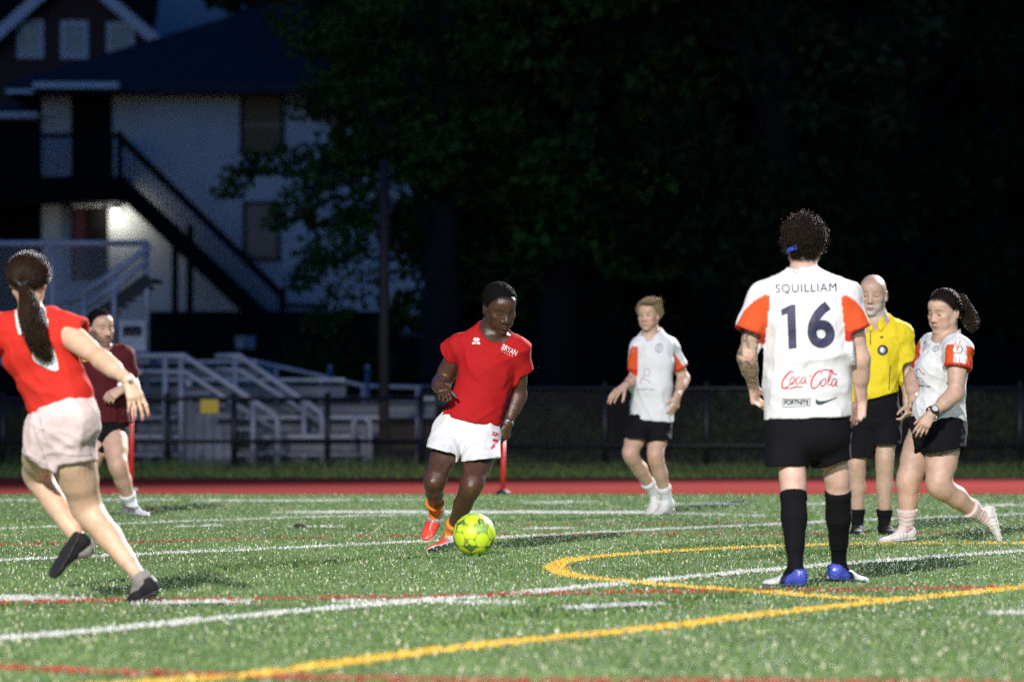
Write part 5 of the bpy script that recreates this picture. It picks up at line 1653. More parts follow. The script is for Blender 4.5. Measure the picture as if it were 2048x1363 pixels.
SPECS = {}
SPECS['p16'] = dict(
    label='person seen from behind in white number 16 jersey, black socks and blue shoes',
    d=19.95, turn=0, away=True, root=(1635, 1175, .25), h=.0062, seed=3,
    head=((1608, 492, .22), (178, 4, 0), 1.00), neck=(1607, 550, .17), neck_r=28,
    skin=(.60, .40, .31), skinmat=MATS['skin'], haircol=(.03, .018, .012), facecol=dict(scalp='short'),
    sh_r=31, collar=(1606, 540, .17), scoop=.15,
    torso=[(1607, 592, .17, 79, 42), (1610, 640, .18, 84, 54), (1613, 700, .19, 83, 54), (1614, 770, .20, 84, 56), (1616, 836, .21, 88, 58)],
    hem=((1530, 840, .2), (1703, 832, .2)),
    sleeve=dict(L=((1500, 667, .16), 31, 30), R=((1713, 662, .17), 29, 30)),
    L=dict(sh=(1531, 594, .18), el=(1493, 712, .20), wr=(1507, 772, .38), r=(26, 19, 18, 12),
           hand=dict(dir=(.10, .35, -.93), palm=(.85, -.45, -.1), curls=(48, 52, 55, 58), spread=3, thumb=(25, 35), s=.98),
           hip=(1577, 800, .22), knee=(1586, 968, .12), ank=(1591, 1137, .02), lr=(39, 27, 25, 27, 14), toe=((-.80, .60, -.02), (0, 0, 1), .98), shoe='blue', sock=(.10, BLACK)),
    R=dict(sh=(1687, 593, .18), el=(1720, 712, .22), wr=(1722, 800, .32), r=(27, 20, 20, 13),
           hand=dict(dir=(-.12, -.05, -1), palm=(-.62, -.78, .05), curls=(30, 34, 40, 44), spread=3, thumb=(30, 30), s=1.0),
           hip=(1652, 800, .22), knee=(1676, 964, .32), ank=(1678, 1128, .54), lr=(39, 27, 25, 27, 14), toe=((.78, .62, -.10), (0, .1, 1), .98), shoe='blue', sock=(.08, BLACK)),
    shirtcol=WHITE, shirtpaint=sleeve_paint(22, 84), foldamp=.017, foldfreq=7,
    shorts=dict(waist=[(1616, 775, .21, 68, 44), (1617, 835, .21, 77, 50), (1617, 866, .21, 84, 56)],
                L=((1572, 932, .16), 42, 44, (1574, 845, .20), (0.02, 0, -1)), R=((1662, 926, .27), 41, 41, (1658, 845, .22), (.20, 0, -1)), col=BLACK, amp=.009),
    tattoo=[('L', 'sh', 'el', .085), ('L', 'el', 'wr', .075), ('R', 'knee', 'ank', .0)],
)
SPECS['pred'] = dict(
    label='person in red t-shirt and white shorts dribbling the ball, looking down, red and silver shoes',
    d=24.4, turn=12, root=(910, 1105, .1), h=.0062, seed=7,
    head=((1000, 614, -.03), (24, 26, 4), 1.10), neck=(984, 660, .03), neck_r=25,
    face=dict(nose=1.22, lip=1.45, jaw=1.0), facecol=dict(lid=.9, lip=(.10, .038, .032), brow=(.008, .006, .005), scalp='short', beard=((.012, .008, .007), .35)),
    skin=(.085, .038, .023), red=(1.15, .95, .9), skinmat=MATS['skin_dark'], haircol=(.010, .008, .007),
    sh_r=24, collar=(985, 667, .02), scoop=.75, collar_k=1.12,
    torso=[(980, 700, .03, 56, 34), (973, 738, .02, 54, 42), (959, 785, .02, 50, 39), (943, 835, .02, 56, 42), (937, 852, .02, 58, 43)],
    hem=((877, 829, 0), (1004, 852, 0)),
    sleeve=dict(R=((899, 708, .08), 26, 24), L=((1040, 741, .08), 25, 24)),
    R=dict(sh=(921, 692, .04), el=(883, 768, .14), wr=(879, 772, -.10), r=(20, 19, 18, 13),
           hand=dict(dir=(.28, -.82, -.28), palm=(.25, -.10, -.95), curls=((70, 80, 40), (75, 85, 40), (78, 85, 45), (80, 85, 45)), spread=2, thumb=(30, 30), s=1.02),
           hip=(905, 866, .03), knee=(868, 963, -.24), ank=(870, 1018, .14), lr=(30, 23, 21, 19, 11), toe=((-.36, -.52, -.75), (-.2, -.8, .5), .96), shoe='red', sock=(.74, (.78, .20, .03))),
    L=dict(sh=(1034, 702, .03), el=(1037, 788, .13), wr=(1014, 848, .06), r=(20, 17, 16, 11),
           hand=dict(dir=(-.10, .10, -1), palm=(-.75, .65, .0), curls=(38, 42, 45, 48), spread=3, thumb=(35, 25), s=.98),
           hip=(970, 872, .03), knee=(942, 972, -.24), ank=(901, 1066, .02), lr=(34, 25, 21, 20, 10), toe=((-.90, -.35, -.22), (-.62, .30, .72), .93), shoe='red', sock=(.80, (.80, .26, .05))),
    shirtcol=REDSHIRT, shirtname='shirt', foldamp=.017, foldfreq=8.5, folds=[(-.6, .1, .8), (.7, .1, .5)],
    shorts=dict(waist=[(948, 812, .02, 42, 32), (939, 842, .02, 54, 41), (935, 862, .02, 68, 46), (934, 872, .02, 66, 44)],
                R=((885, 903, -.10), 34, 34, (900, 862, .02), (-.28, -.05, -1)), L=((962, 920, -.11), 37, 40, (963, 868, .02), (.12, -.05, -1)), col=(.70, .70, .71), amp=.011, freq=9),
)
SPECS['pwl'] = dict(
    label='person with long ponytail running away in bright red shirt and pale shorts',
    d=18.5, turn=-18, away=True, root=(215, 1205, .1), h=.0062, seed=11,
    head=((58, 562, .08), (171, 6, 4), .94), neck=(64, 632, .08), neck_r=24,
    skin=(.64, .43, .29), skinmat=MATS['skin'], haircol=(.05, .028, .016), facecol=dict(scalp='back'), nails=(.75, .16, .22),
    sh_r=27, collar=(66, 626, .06), scoop=.2,
    torso=[(62, 655, .05, 68, 36), (76, 700, .04, 70, 44), (98, 750, .04, 63, 40), (120, 800, .04, 66, 42), (128, 826, .04, 70, 46)],
    hem=((52, 828, 0), (205, 792, 0)),
    sleeve=dict(L=((-48, 705, .02), 30, 30), R=((166, 668, -.02), 33, 31)),
    L=dict(sh=(-8, 660, .06), el=(-62, 755, .0), wr=(-52, 830, .15), r=(26, 20, 19, 13),
           hand=dict(dir=(.1, .3, -.9), palm=(.9, 0, 0), s=.9),
           hip=(90, 872, .06), knee=(72, 950, .36), ank=(170, 1096, .18), lr=(42, 31, 27, 26, 15), toe=((-.52, .10, -.82), (.60, .50, -.38), .93), shoe='black', sock=(.95, (.26, .25, .23))),
    R=dict(sh=(126, 660, .0), el=(200, 716, -.17), wr=(258, 762, -.34), r=(26, 19, 19, 12),
           hand=dict(dir=(.34, -.30, -.80), palm=(-.40, .85, -.25), curls=((12, 18, 12), (16, 20, 14), (20, 24, 16), (22, 26, 18)), spread=6, thumb=(45, 20), s=.98),
           hip=(136, 880, .04), knee=(173, 1018, .22), ank=(285, 1160, .02), lr=(48, 35, 29, 29, 14), toe=((-.78, .30, -.40), (-.35, .05, .85), .95), shoe='black', sock=(.96, (.26, .25, .23))),
    shirtcol=(.58, .028, .018), shirtname='shirt', foldamp=.021, foldfreq=7, folds=[(.8, .1, -.35), (.6, .1, -.7)],
    shorts=dict(waist=[(122, 800, .04, 62, 42), (130, 838, .03, 71, 52), (133, 856, .03, 70, 48)],
                L=((88, 924, .13), 47, 47, (96, 862, .05), (-.40, .1, -.8)), R=((144, 926, .08), 49, 52, (138, 864, .04), (.12, 0, -1)), col=(.68, .545, .535), amp=.017, freq=9),
)
SPECS['pdark'] = dict(
    label='person with dark beard in dark maroon shirt and black shorts, arm bent across the belly',
    d=31.3, turn=28, root=(235, 1035, .1), h=.0075, gh=.009, seed=15,
    head=((202, 655, 0), (32, 6, 2), 1.08), neck=(200, 694, .02), neck_r=19,
    facecol=dict(beard=((.030, .019, .014), .85), scalp='recede', lid=.3), gaze=(.002, 0),
    skin=(.56, .35, .26), skinmat=MATS['skin'], haircol=(.016, .012, .010),
    sh_r=21, torso=[(206, 716, .0, 48, 26), (207, 748, .0, 49, 32), (211, 790, 0, 46, 32), (215, 835, 0, 48, 33)],
    hem=((168, 842, 0), (262, 846, 0)),
    sleeve=dict(R=((150, 752, .05), 21, 20), L=((258, 756, .03), 21, 20)),
    R=dict(sh=(165, 712, .02), el=(146, 780, .05), wr=(160, 815, -.14), r=(19, 15, 15, 10), hand=dict(dir=(.4, -.5, -.6), palm=(.6, .4, 0), s=1.0),
           hip=(200, 862, 0), knee=(176, 935, -.10), ank=(150, 990, .22), lr=(29, 21, 19, 19, 11), toe=((.2, -.5, -.7), (.3, -.6, .5), 1.0), shoe='silver', sock=(.72, (.72, .72, .74))),
    L=dict(sh=(246, 712, .0), el=(264, 770, .02), wr=(243, 778, -.20), r=(19, 15, 15, 10),
           hand=dict(dir=(-.72, -.35, -.45), palm=(-.2, .75, -.55), curls=(35, 40, 42, 45), spread=4, thumb=(40, 20), s=1.05),
           hip=(226, 862, 0), knee=(236, 932, -.16), ank=(260, 1003, .02), lr=(29, 21, 18, 19, 11), toe=((.80, -.55, -.12), (0, 0, 1), 1.0), shoe='silver', sock=(.78, (.74, .74, .76))),
    shirtcol=(.070, .007, .012), shirtname='shirt', foldamp=.020, foldfreq=8,
    shorts=dict(waist=[(215, 825, 0, 41, 28), (215, 862, 0, 47, 33)], R=((190, 905, -.03), 30, 29), L=((228, 906, -.04), 29, 28), col=BLACK),
)
SPECS['pfar'] = dict(
    label='person with blond hair in white jersey and black shorts, far back near the track',
    d=32.0, turn=-24, root=(1305, 1030, .05), h=.0075, gh=.009, seed=19,
    head=((1297, 630, 0), (-22, 3, 2), .95), neck=(1302, 666, .03), neck_r=16,
    facecol=dict(lid=.2, beard=((.30, .17, .11), .35), scalp='short'), skin=(.55, .35, .26), skinmat=MATS['skin'], haircol=(.22, .14, .07),
    sh_r=16, vneck=((1296, 680, -.10), 5), collar=(1302, 668, .02),
    torso=[(1306, 692, .02, 37, 22), (1307, 725, .02, 40, 28), (1305, 775, .02, 39, 29), (1303, 835, .02, 44, 31)],
    hem=((1256, 838, 0), (1350, 845, 0)),
    sleeve=dict(R=((1271, 740, .03), 16, 16), L=((1360, 736, .11), 17, 17)),
    R=dict(sh=(1278, 694, -.02), el=(1268, 757, .03), wr=(1249, 772, -.17), r=(14, 11, 11, 8),
           hand=dict(dir=(-.62, -.45, -.40), palm=(.1, .35, -.9), curls=((10, 12, 8), (14, 16, 10), (18, 18, 10), (24, 20, 10)), spread=11, thumb=(55, 15), s=1.08),
           hip=(1280, 848, .02), knee=(1259, 908, -.16), ank=(1309, 986, .12), lr=(23, 17, 15, 16, 9), toe=((-.42, -.62, -.62), (-.4, -.5, .6), 1.02), shoe='white', sock=(.72, (.74, .74, .76))),
    L=dict(sh=(1337, 694, .06), el=(1368, 755, .14), wr=(1354, 792, -.04), r=(14, 11, 12, 8),
           hand=dict(dir=(-.12, -.30, -.9), palm=(-.8, .5, 0), curls=(25, 28, 30, 32), spread=6, thumb=(45, 15), s=1.05),
           hip=(1318, 848, .04), knee=(1310, 912, -.10), ank=(1334, 1000, .08), lr=(23, 17, 15, 16, 9), toe=((-.58, -.74, -.20), (-.1, -.1, 1), 1.02), shoe='white', sock=(.70, (.74, .74, .76))),
    shirtcol=(.68, .68, .71), shirtpaint=sleeve_paint(30, 70), foldamp=.017, foldfreq=7,
    shorts=dict(waist=[(1304, 820, .02, 35, 25), (1301, 850, .02, 42, 31)], R=((1273, 876, -.08), 26, 27, (1281, 846, .02), (-.10, 0, -1)), L=((1317, 880, -.03), 25, 26, (1318, 846, .04), (.1, 0, -1)), col=BLACK),
)
SPECS['pref'] = dict(
    label='person with bald head and grey beard in yellow referee shirt and black shorts, standing',
    d=27.6, turn=-8, root=(1745, 1068, .02), h=.0066, gh=.008, seed=23,
    head=((1745, 589, 0), (-12, 5, -2), 1.10), neck=(1752, 638, .03), neck_r=23,
    face=dict(wide=1.02), facecol=dict(lid=.55, beard=((.46, .44, .42), .95), brow=(.16, .12, .10), browk=.5), gaze=(-.001, -.001),
    skin=(.50, .34, .25), skinmat=MATS['skin'], haircol=(.3, .27, .24),
    sh_r=22, collar=(1751, 650, .02), scoop=.8,
    torso=[(1752, 672, .02, 50, 30), (1749, 705, .01, 50, 38), (1749, 750, .0, 44, 40), (1748, 790, .0, 47, 40), (1747, 806, .0, 47, 40)],
    hem=((1700, 806, 0), (1795, 780, 0)),
    sleeve=dict(R=((1692, 728, .02), 22, 23), L=((1813, 726, .02), 22, 23)),
    R=dict(sh=(1702, 670, .02), el=(1690, 745, .05), wr=(1696, 800, -.05), r=(19, 15, 15, 10), hand=dict(dir=(.1, -.2, -.9), palm=(.9, .2, 0), s=.98),
           hip=(1722, 830, .03), knee=(1712, 932, -.03), ank=(1715, 1042, .02), lr=(28, 19, 17.5, 18, 11), toe=((-.12, -1, -.02), (0, 0, 1), .95), shoe='blackref', sock=(.78, BLACK)),
    L=dict(sh=(1801, 670, .02), el=(1818, 745, .06), wr=(1815, 806, -.02), r=(19, 15, 15, 10), hand=dict(dir=(-.05, -.25, -.95), palm=(-.9, .2, 0), curls=(40, 45, 48, 50), s=.98),
           hip=(1772, 830, .03), knee=(1769, 922, -.06), ank=(1769, 1043, .0), lr=(28, 19, 17.5, 18, 11), toe=((.30, -.95, -.02), (0, 0, 1), .95), shoe='blackref', sock=(.80, BLACK)),
    shirtcol=(.70, .55, .025), shirtname='referee_shirt', foldamp=.020, foldfreq=8,
    shorts=dict(waist=[(1750, 745, .02, 42, 36), (1749, 778, .02, 46, 39), (1747, 815, .02, 51, 41), (1746, 838, .02, 54, 42)], R=((1716, 914, -.01), 33, 33, (1722, 832, .03), (0, 0, -1)), L=((1768, 888, -.03), 33, 33, (1772, 832, .03), (0, 0, -1)), col=BLACK),
)
SPECS['pwr'] = dict(
    label='person with curly ponytail and wrist watch in white jersey and black shorts, walking',
    d=26.0, turn=-52, root=(1850, 1085, 0), h=.0062, gh=.0075, seed=27,
    head=((1888, 623, 0), (-46, 10, -3), 1.06), neck=(1891, 668, .02), neck_r=23, face=dict(wide=1.05, jaw=1.12),
    facecol=dict(lid=.8, lip=(.45, .15, .14), brow=(.06, .035, .02), scalp='back'), gaze=(0, -.002),
    skin=(.57, .37, .275), skinmat=MATS['skin'], haircol=(.035, .020, .013),
    sh_r=26, collar=(1890, 674, .02), scoop=.8, collar_k=1.12,
    torso=[(1892, 702, .02, 50, 34), (1882, 742, .02, 49, 48), (1885, 790, .02, 44, 41), (1879, 825, .02, 52, 48), (1877, 846, .02, 55, 50)],
    hem=((1818, 838, 0), (1935, 854, 0)),
    sleeve=dict(R=((1846, 738, .255), 23, 22), L=((1914, 738, -.20), 27, 27)),
    extra=[],
    R=dict(sh=(1862, 698, .22), el=(1826, 760, .28), wr=(1826, 800, .12), r=(22, 17, 16, 11),
           hand=dict(dir=(-.35, -.35, -.85), palm=(.5, -.6, -.2), curls=(40, 45, 48, 50), s=.92),
           hip=(1852, 866, .10), knee=(1815, 962, .02), ank=(1812, 1054, .06), lr=(38, 26, 23, 22, 13), toe=((-.93, -.36, -.06), (0, 0, 1), .98), shoe='white', sock=(.62, (.70, .56, .54))),
    L=dict(sh=(1917, 700, -.16), el=(1911, 786, -.22), wr=(1862, 828, -.34), r=(21, 16, 16, 10),
           hand=dict(dir=(-.52, -.20, -.80), palm=(.05, .95, -.25), curls=((20, 30, 20), (24, 32, 20), (28, 34, 22), (32, 36, 24)), spread=4, thumb=(40, 20), s=.98),
           hip=(1888, 872, -.06), knee=(1876, 972, -.16), ank=(1966, 1034, .06), lr=(38, 27, 24, 24, 12), toe=((.20, -.10, -.95), (-.9, -.2, -.15), .98), shoe='white', sock=(.70, (.70, .56, .54))),
    sleeve_out=(.05, -1, .1), shirtcol=(.70, .70, .71), shirtpaint=sleeve_paint(24, 24), foldamp=.020, foldfreq=8, folds=[(.9, .1, -.2), (.7, .1, -.6)],
    shorts=dict(waist=[(1880, 815, .02, 46, 42), (1878, 850, .02, 56, 50), (1876, 872, .02, 58, 50)],
                R=((1842, 868, .06), 40, 38, (1858, 862, .08), (-.75, 0, -.55)), L=((1888, 900, -.12), 42, 42, (1888, 868, -.06), (.18, 0, -1)), col=BLACK, amp=.010),
)

def build_spec(key):
    p = Person(SPECS[key])
    sp = p.sp
    p.sleeve_t = {}
    for q in 'LR':
        sh, el = p.P(sp[q]['sh']), p.P(sp[q]['el'])
        p.sleeve_t[q] = float((p.P(sp['sleeve'][q][0]) - sh) @ nrm(el - sh))
    return p.build()
# ------------------------------------------------------------------ people: hair, prints and small things
rng = np.random.default_rng(5)

def cap_of(p, name, t, kind, h=.005, bump=0.0, bfreq=40, extra=(), off=(0, -.014, .030), rad=(.076, .097, .086), mat_='hair_dark', parent=None):
    pr = [('+', hair_cap(p.hc, p.M, p.hs, t, kind, rad, off), 0)] + list(extra)
    f = field_from(pr, h, .02)
    if bump:
        idx, P = f.band(.03)
        n = (1 - np.abs(vnoise(P * bfreq, 7))) ** 2 + .5 * (1 - np.abs(vnoise(P * bfreq * 2.1, 8))) ** 2
        f.d[idx] -= bump * (n - .5)
    o, V, F = p.emit(name, f, MATS[mat_], None, parent)
    # surface normals for rooting strands
    nv = np.zeros((len(V), 3)); a, b, c = V[F[:, 0]], V[F[:, 1]], V[F[:, 2]]
    fn = np.cross(b - a, c - a)
    for k in range(4): np.add.at(nv, F[:, k], fn)
    nv /= np.linalg.norm(nv, axis=1)[:, None] + 1e-9
    return o, V.astype(float), nv

def loc(p, V): return (V - p.hc) @ p.M / p.hs
def wld(p, q): return p.hc + p.M @ (np.asarray(q, float) * p.hs)

def outer(p, V, nv):
    Q = loc(p, V)
    return (np.einsum('ij,ij->i', nv, (V - wld(p, (0, -.014, .02)))) > 0)

def curly(p, o, V, nv, n, length, curl, rad, mat_, down=.5, name='strands', npt=9, seed=1):
    r = np.random.default_rng(seed)
    ok = np.nonzero(outer(p, V, nv))[0]
    i = r.choice(ok, n); root = V[i] - nv[i] * .004; nn = nv[i]
    dn = np.array((0, 0, -1.0))
    L = length * r.uniform(.6, 1.25, n); ph = r.uniform(0, 6.28, n)
    fr = r.uniform(1.2, 2.6, n); cr = curl * r.uniform(.6, 1.3, n)
    ax = nn * .75 + dn * down + r.normal(0, .35, (n, 3)); ax /= np.linalg.norm(ax, axis=1)[:, None]
    u = np.cross(ax, r.normal(0, 1, (n, 3))); u /= np.linalg.norm(u, axis=1)[:, None]; w = np.cross(ax, u)
    t = np.linspace(0, 1, npt)
    P = root[:, None, :] + ax[:, None, :] * (t[None, :, None] * L[:, None, None])
    an = ph[:, None] + t[None] * fr[:, None] * 6.28
    P = P + (u[:, None] * (np.cos(an) - np.cos(an[:, :1]))[..., None] + w[:, None] * (np.sin(an) - np.sin(an[:, :1]))[..., None]) * (cr[:, None] * np.minimum(t * 3, 1)[None])[..., None]
    P = P + dn * (t[None, :, None] ** 2 * L[:, None, None] * down * .6)
    return hair_strands(name, root, lambda _: P, npt, rad, MATS[mat_], o, p.org)

def combed(p, o, V, nv, n, tie, rad, mat_, length=None, lift=.004, name='strands', npt=8, wave=.002, seed=2, sel=None, stray=.0):
    """strands that lie on the scalp and run towards a tie point (head coordinates)"""
    r = np.random.default_rng(seed)
    ok = outer(p, V, nv)
    if sel is not None: ok &= sel(loc(p, V))
    i = r.choice(np.nonzero(ok)[0], n); root = V[i] - nv[i] * .003
    T = wld(p, tie); C = wld(p, (0, -.014, .025))
    t = np.linspace(0, 1, npt)
    D = T - root; dl = np.linalg.norm(D, axis=1)
    fl = np.ones(n) if length is None else np.minimum(1, length * r.uniform(.7, 1.2, n) / (dl + 1e-6))
    P = root[:, None] + D[:, None] * (t[None, :, None] * fl[:, None, None])
    r0 = np.linalg.norm(root - C, axis=1); r1 = np.linalg.norm(T - C)
    q = P - C; ql = np.linalg.norm(q, axis=2)
    want = r0[:, None] * (1 - t * fl[:, None]) + r1 * t * fl[:, None] + lift * np.sin(np.pi * np.minimum(t, 1))[None] * r.uniform(.2, 1.2, (n, 1))
    P = C + q * (want / ql)[..., None]
    P += r.normal(0, wave, (n, 1, 3)) * np.sin(t * 5)[None, :, None] + r.normal(0, stray, (n, 1, 3)) * (t ** 2)[None, :, None]
    return hair_strands(name, root, lambda _: P, npt, rad, MATS[mat_], o, p.org)

def ponytail(p, pts, radii, n, rad, mat_, parent, wave=.010, seed=4, npt=16):
    """pts: world centre line"""
    r = np.random.default_rng(seed)
    C = np.array([spline2(np.array(pts)[:, [0, 1]], 8)[:, 0], spline2(np.array(pts)[:, [0, 1]], 8)[:, 1], spline2(np.array(pts)[:, [2, 0]], 8)[:, 0]]).T
    s_ = np.linspace(0, 1, len(C)); rr = np.interp(s_, np.linspace(0, 1, len(radii)), radii)
    # a lumpy core so that the tail is opaque
    pr = [('+', seg(C[i], C[i+1], rr[i] * .52, rr[i+1] * .52), .01) for i in range(0, len(C) - 1)]
    f = field_from(pr, .005, .02)
    idx, P = f.band(.025)
    f.d[idx] -= .014 * ((1 - np.abs(vnoise(P * np.array((55, 55, 30)), 31))) ** 2 - .5)
    core, V, F = p.emit('ponytail', f, MATS[mat_], None, parent)
    t = np.linspace(0, 1, npt)
    cc = np.stack([np.interp(t, s_, C[:, k]) for k in range(3)], 1); rc = np.interp(t, s_, rr)
    ang = r.uniform(0, 6.28, n); rad_ = np.sqrt(r.uniform(.15, 1, n))
    T = np.gradient(cc, axis=0); T /= np.linalg.norm(T, axis=1)[:, None]
    u = np.cross(T, (0, 1, 0.2)); u /= np.linalg.norm(u, axis=1)[:, None]; w = np.cross(T, u)
    end = r.uniform(.55, 1.0, n)
    tt = t[None] * end[:, None]
    ci = np.stack([np.interp(tt.ravel(), t, cc[:, k]).reshape(tt.shape) for k in range(3)], 2)
    ri = np.interp(tt.ravel(), t, rc).reshape(tt.shape)
    ui = np.stack([np.interp(tt.ravel(), t, u[:, k]).reshape(tt.shape) for k in range(3)], 2)
    wi = np.stack([np.interp(tt.ravel(), t, w[:, k]).reshape(tt.shape) for k in range(3)], 2)
    wv = r.uniform(8, 16, n); ph = r.uniform(0, 6.28, n)
    a2 = ang[:, None] + .5 * np.sin(tt * wv[:, None] * .6 + ph[:, None])
    off = (ui * np.cos(a2)[..., None] + wi * np.sin(a2)[..., None]) * (ri * rad_[:, None])[..., None]
    wob = (ui * np.sin(tt * wv[:, None] + ph[:, None])[..., None] + wi * np.cos(tt * wv[:, None] * 1.1 + ph[:, None] * 2)[..., None]) * (wave * np.minimum(tt * 4, 1))[..., None]
    hair_strands('strands', None, lambda _: ci + off + wob, npt, rad, MATS[mat_.replace('hair', 'strand')], core, p.org)
    return core

def wrist_band(p, q, name, t, r, w, mat_, col=None):
    el, wr = p.J[q + 'el'], p.J[q + 'wr']; ax = nrm(wr - el); c = wr + ax * t
    u = nrm(np.cross(ax, (0, 1, .3))); v = np.cross(ax, u)
    V = []; F = []; n = 28
    for i in range(n):
        a = 2 * math.pi * i / n; d = u * math.cos(a) + v * math.sin(a)
        for (rr, ww) in ((r, -w), (r + .003, -w), (r + .003, w), (r, w)): V.append(c + d * rr + ax * ww - p.org)
    for i in range(n):
        j = (i + 1) % n
        for k in range(4): F.append((i*4+k, j*4+k, j*4+(k+1) % 4, i*4+(k+1) % 4))
    return obj(name, np_mesh(name, V, np.array(F)), MATS[mat_], p.root), c, ax

def disc(name, c, nv, r, th, mat_, parent, org, n=20):
    nv = nrm(nv); u = nrm(np.cross(nv, (0.1, .2, 1))); v = np.cross(nv, u)
    mb = MB(); mb.tube([c - nv * th / 2, c + nv * th / 2], r, n)
    return mb.build(name, MATS[mat_], parent, False, org)

def add_details(PE):
    # ---------------- person with number 16
    p = PE['p16']
    o, V, nv = cap_of(p, 'hair', .013, 'short', bump=.016, bfreq=38, mat_='hair_dark',
                      extra=[('+', ell(wld(p, (.0, -.01, .108)), np.array((.056, .06, .022)) * 1.0, p.M), .02)])
    curly(p, o, V, nv, 2600, .024, .0090, .0013, 'strand_dark', down=.35, seed=1)
    curly(p, o, V, nv, 300, .036, .010, .0011, 'strand_brown', down=-.1, seed=2)
    mb = MB(); pts = []
    for a in np.linspace(122, 158, 8):
        pts.append(wld(p, (.098 * math.sin(R(a)), -.014 + .122 * math.cos(R(a)), -.052 - .036 * math.cos(R(a)))) - p.org)
    for a, b in zip(pts[:-1], pts[1:]): mb.bar(a, b + (b - a) * .05, .005, .020)
    mb.build('headband', MATS['band_blue'], p.root, True)
    D = lambda nm, fl, m: decal(nm, fl, p.sbvh, p.root, p.d, MATS[m], parent=p.jersey)
    z = lambda pts: [(1440 + x * .3301, 410 + y * .3301) for x, y in pts]
    D('name_print', text_flat('SQUILLIAM', 1612, 577, 19, 121, rot=1.5, space=1.15), 'print_navy')
    D('number_print', poly_flat([z([(371, 634), (432, 604), (456, 603), (464, 864), (416, 870), (409, 656), (375, 668)])]), 'print_navy')
    D('number_print', text_flat('6', 1642, 649, 93, 54, bold=.033), 'print_navy')
    z = lambda pts: [(1440 + x * .3301, 410 + y * .3301) for x, y in pts]
    D('script_print', strokes_flat([
        (z([(446, 1022), (440, 1008), (424, 1010), (398, 1036), (378, 1074), (380, 1104), (398, 1106), (424, 1088), (440, 1072)]), (1.2, 3.4, 3.0, 1.2)),
        (z([(392, 1110), (430, 1108), (462, 1098), (488, 1100), (504, 1096)]), (1.0, 2.2, 1.0)),
        (z([(446, 1036), (428, 1054), (424, 1078), (436, 1084), (450, 1066), (450, 1042), (440, 1040)]), (1.2, 2.4, 1.4)),
        (z([(484, 1044), (470, 1042), (460, 1060), (462, 1080), (474, 1080), (488, 1064)]), (1.4, 2.4, 1.2)),
        (z([(520, 1044), (504, 1042), (492, 1060), (494, 1078), (506, 1076), (520, 1050), (516, 1076), (530, 1074)]), (1.4, 2.2, 1.4)),
        (z([(540, 1036), (552, 1033)]), 2.2),
        (z([(612, 1028), (612, 1006), (594, 1006), (568, 1036), (552, 1074), (558, 1104), (578, 1106), (600, 1084), (608, 1062)]), (1.2, 3.4, 3.0, 1.2)),
        (z([(608, 1016), (622, 1000), (650, 997), (676, 1008), (694, 1024), (708, 1022)]), (1.2, 3.0, 1.2)),
        (z([(634, 1048), (616, 1062), (610, 1086), (622, 1096), (638, 1078), (640, 1054), (630, 1048)]), (1.2, 2.4, 1.4)),
        (z([(650, 1080), (668, 1040), (680, 1004), (672, 998), (660, 1030), (652, 1078), (660, 1092), (672, 1080)]), (1.2, 2.2, 1.2)),
        (z([(704, 1054), (688, 1052), (676, 1072), (678, 1092), (692, 1090), (706, 1060), (702, 1092), (712, 1092)]), (1.4, 2.4, 1.4)),
    ]), 'print_red')
    D('box_print', text_flat('FORTNITE', 1593, 804, 10, 48, bold=.03), 'print_teal')
    D('box_print', strokes_flat([([(1566, 797), (1593, 797.5), (1620, 796)], .9), ([(1566, 813), (1593, 812.5), (1620, 811)], .9), ([(1566, 797), (1566, 813)], .9), ([(1620, 796), (1620, 811)], .9)]), 'print_teal')
    D('emblem_print', poly_flat([spline2([(1632, 797), (1631, 803), (1634, 808), (1641, 809), (1655, 803), (1676, 792.5), (1655, 799.5), (1643, 801.5), (1636, 800.5), (1632, 797)], 5)[:-1]]), 'print_teal')
    # ---------------- person in red with the ball
    p = PE['pred']
    o, V, nv = cap_of(p, 'hair', .011, 'short', bump=.004, bfreq=90, mat_='hair_black')
    curly(p, o, V, nv, 3500, .008, .002, .0009, 'strand_black', down=0, npt=5, seed=3)
    D = lambda nm, fl, m: decal(nm, fl, p.sbvh, p.root, p.d, MATS[m], parent=p.jersey)
    D('emblem_print', poly_flat([[(946, 679), (950.5, 674.5), (953, 677), (955.5, 674.5), (960, 679), (955.5, 683), (953, 681), (950.5, 683)]]), 'print_white')
    D('emblem_print', text_flat('errea', 952.5, 686, 4.6, 16, bold=.03), 'print_white')
    D('name_print', text_flat('BRYAN', 1019, 699.5, 11.5, 32, rot=-24), 'print_white')
    D('name_print', text_flat('. . . . .', 1014, 707.5, 1.6, 24, rot=-24, bold=.02), 'print_white')
    H = lambda nm, fl, m: decal(nm, fl, p.hbvh, p.root, p.d, MATS[m], parent=p.short)
    H('number_print', text_flat('7', 989, 889, 22, 13, rot=-18, bold=.05), 'print_red')
    H('emblem_print', text_flat('SF', 990, 868, 8, 13, rot=-20, bold=.03), 'print_red')
    wrist_band(p, 'L', 'wrist_watch', -.012, .034, .006, 'metal')
    disc('earring', wld(p, (-.083, -.008, -.036)), p.M[:, 0], .004, .004, 'metal', p.root, p.org)
    # ---------------- person running away
    p = PE['pwl']
    o, V, nv = cap_of(p, 'hair', .010, 'back', bump=.004, bfreq=70, mat_='hair_brown')
    tie = (.0, -.112, -.030)
    combed(p, o, V, nv, 2600, tie, .0011, 'strand_brown', lift=.008, seed=5, stray=.004)
    w = lambda u, v, dy: W(u, v, p.d + dy)
    tw = wld(p, tie)
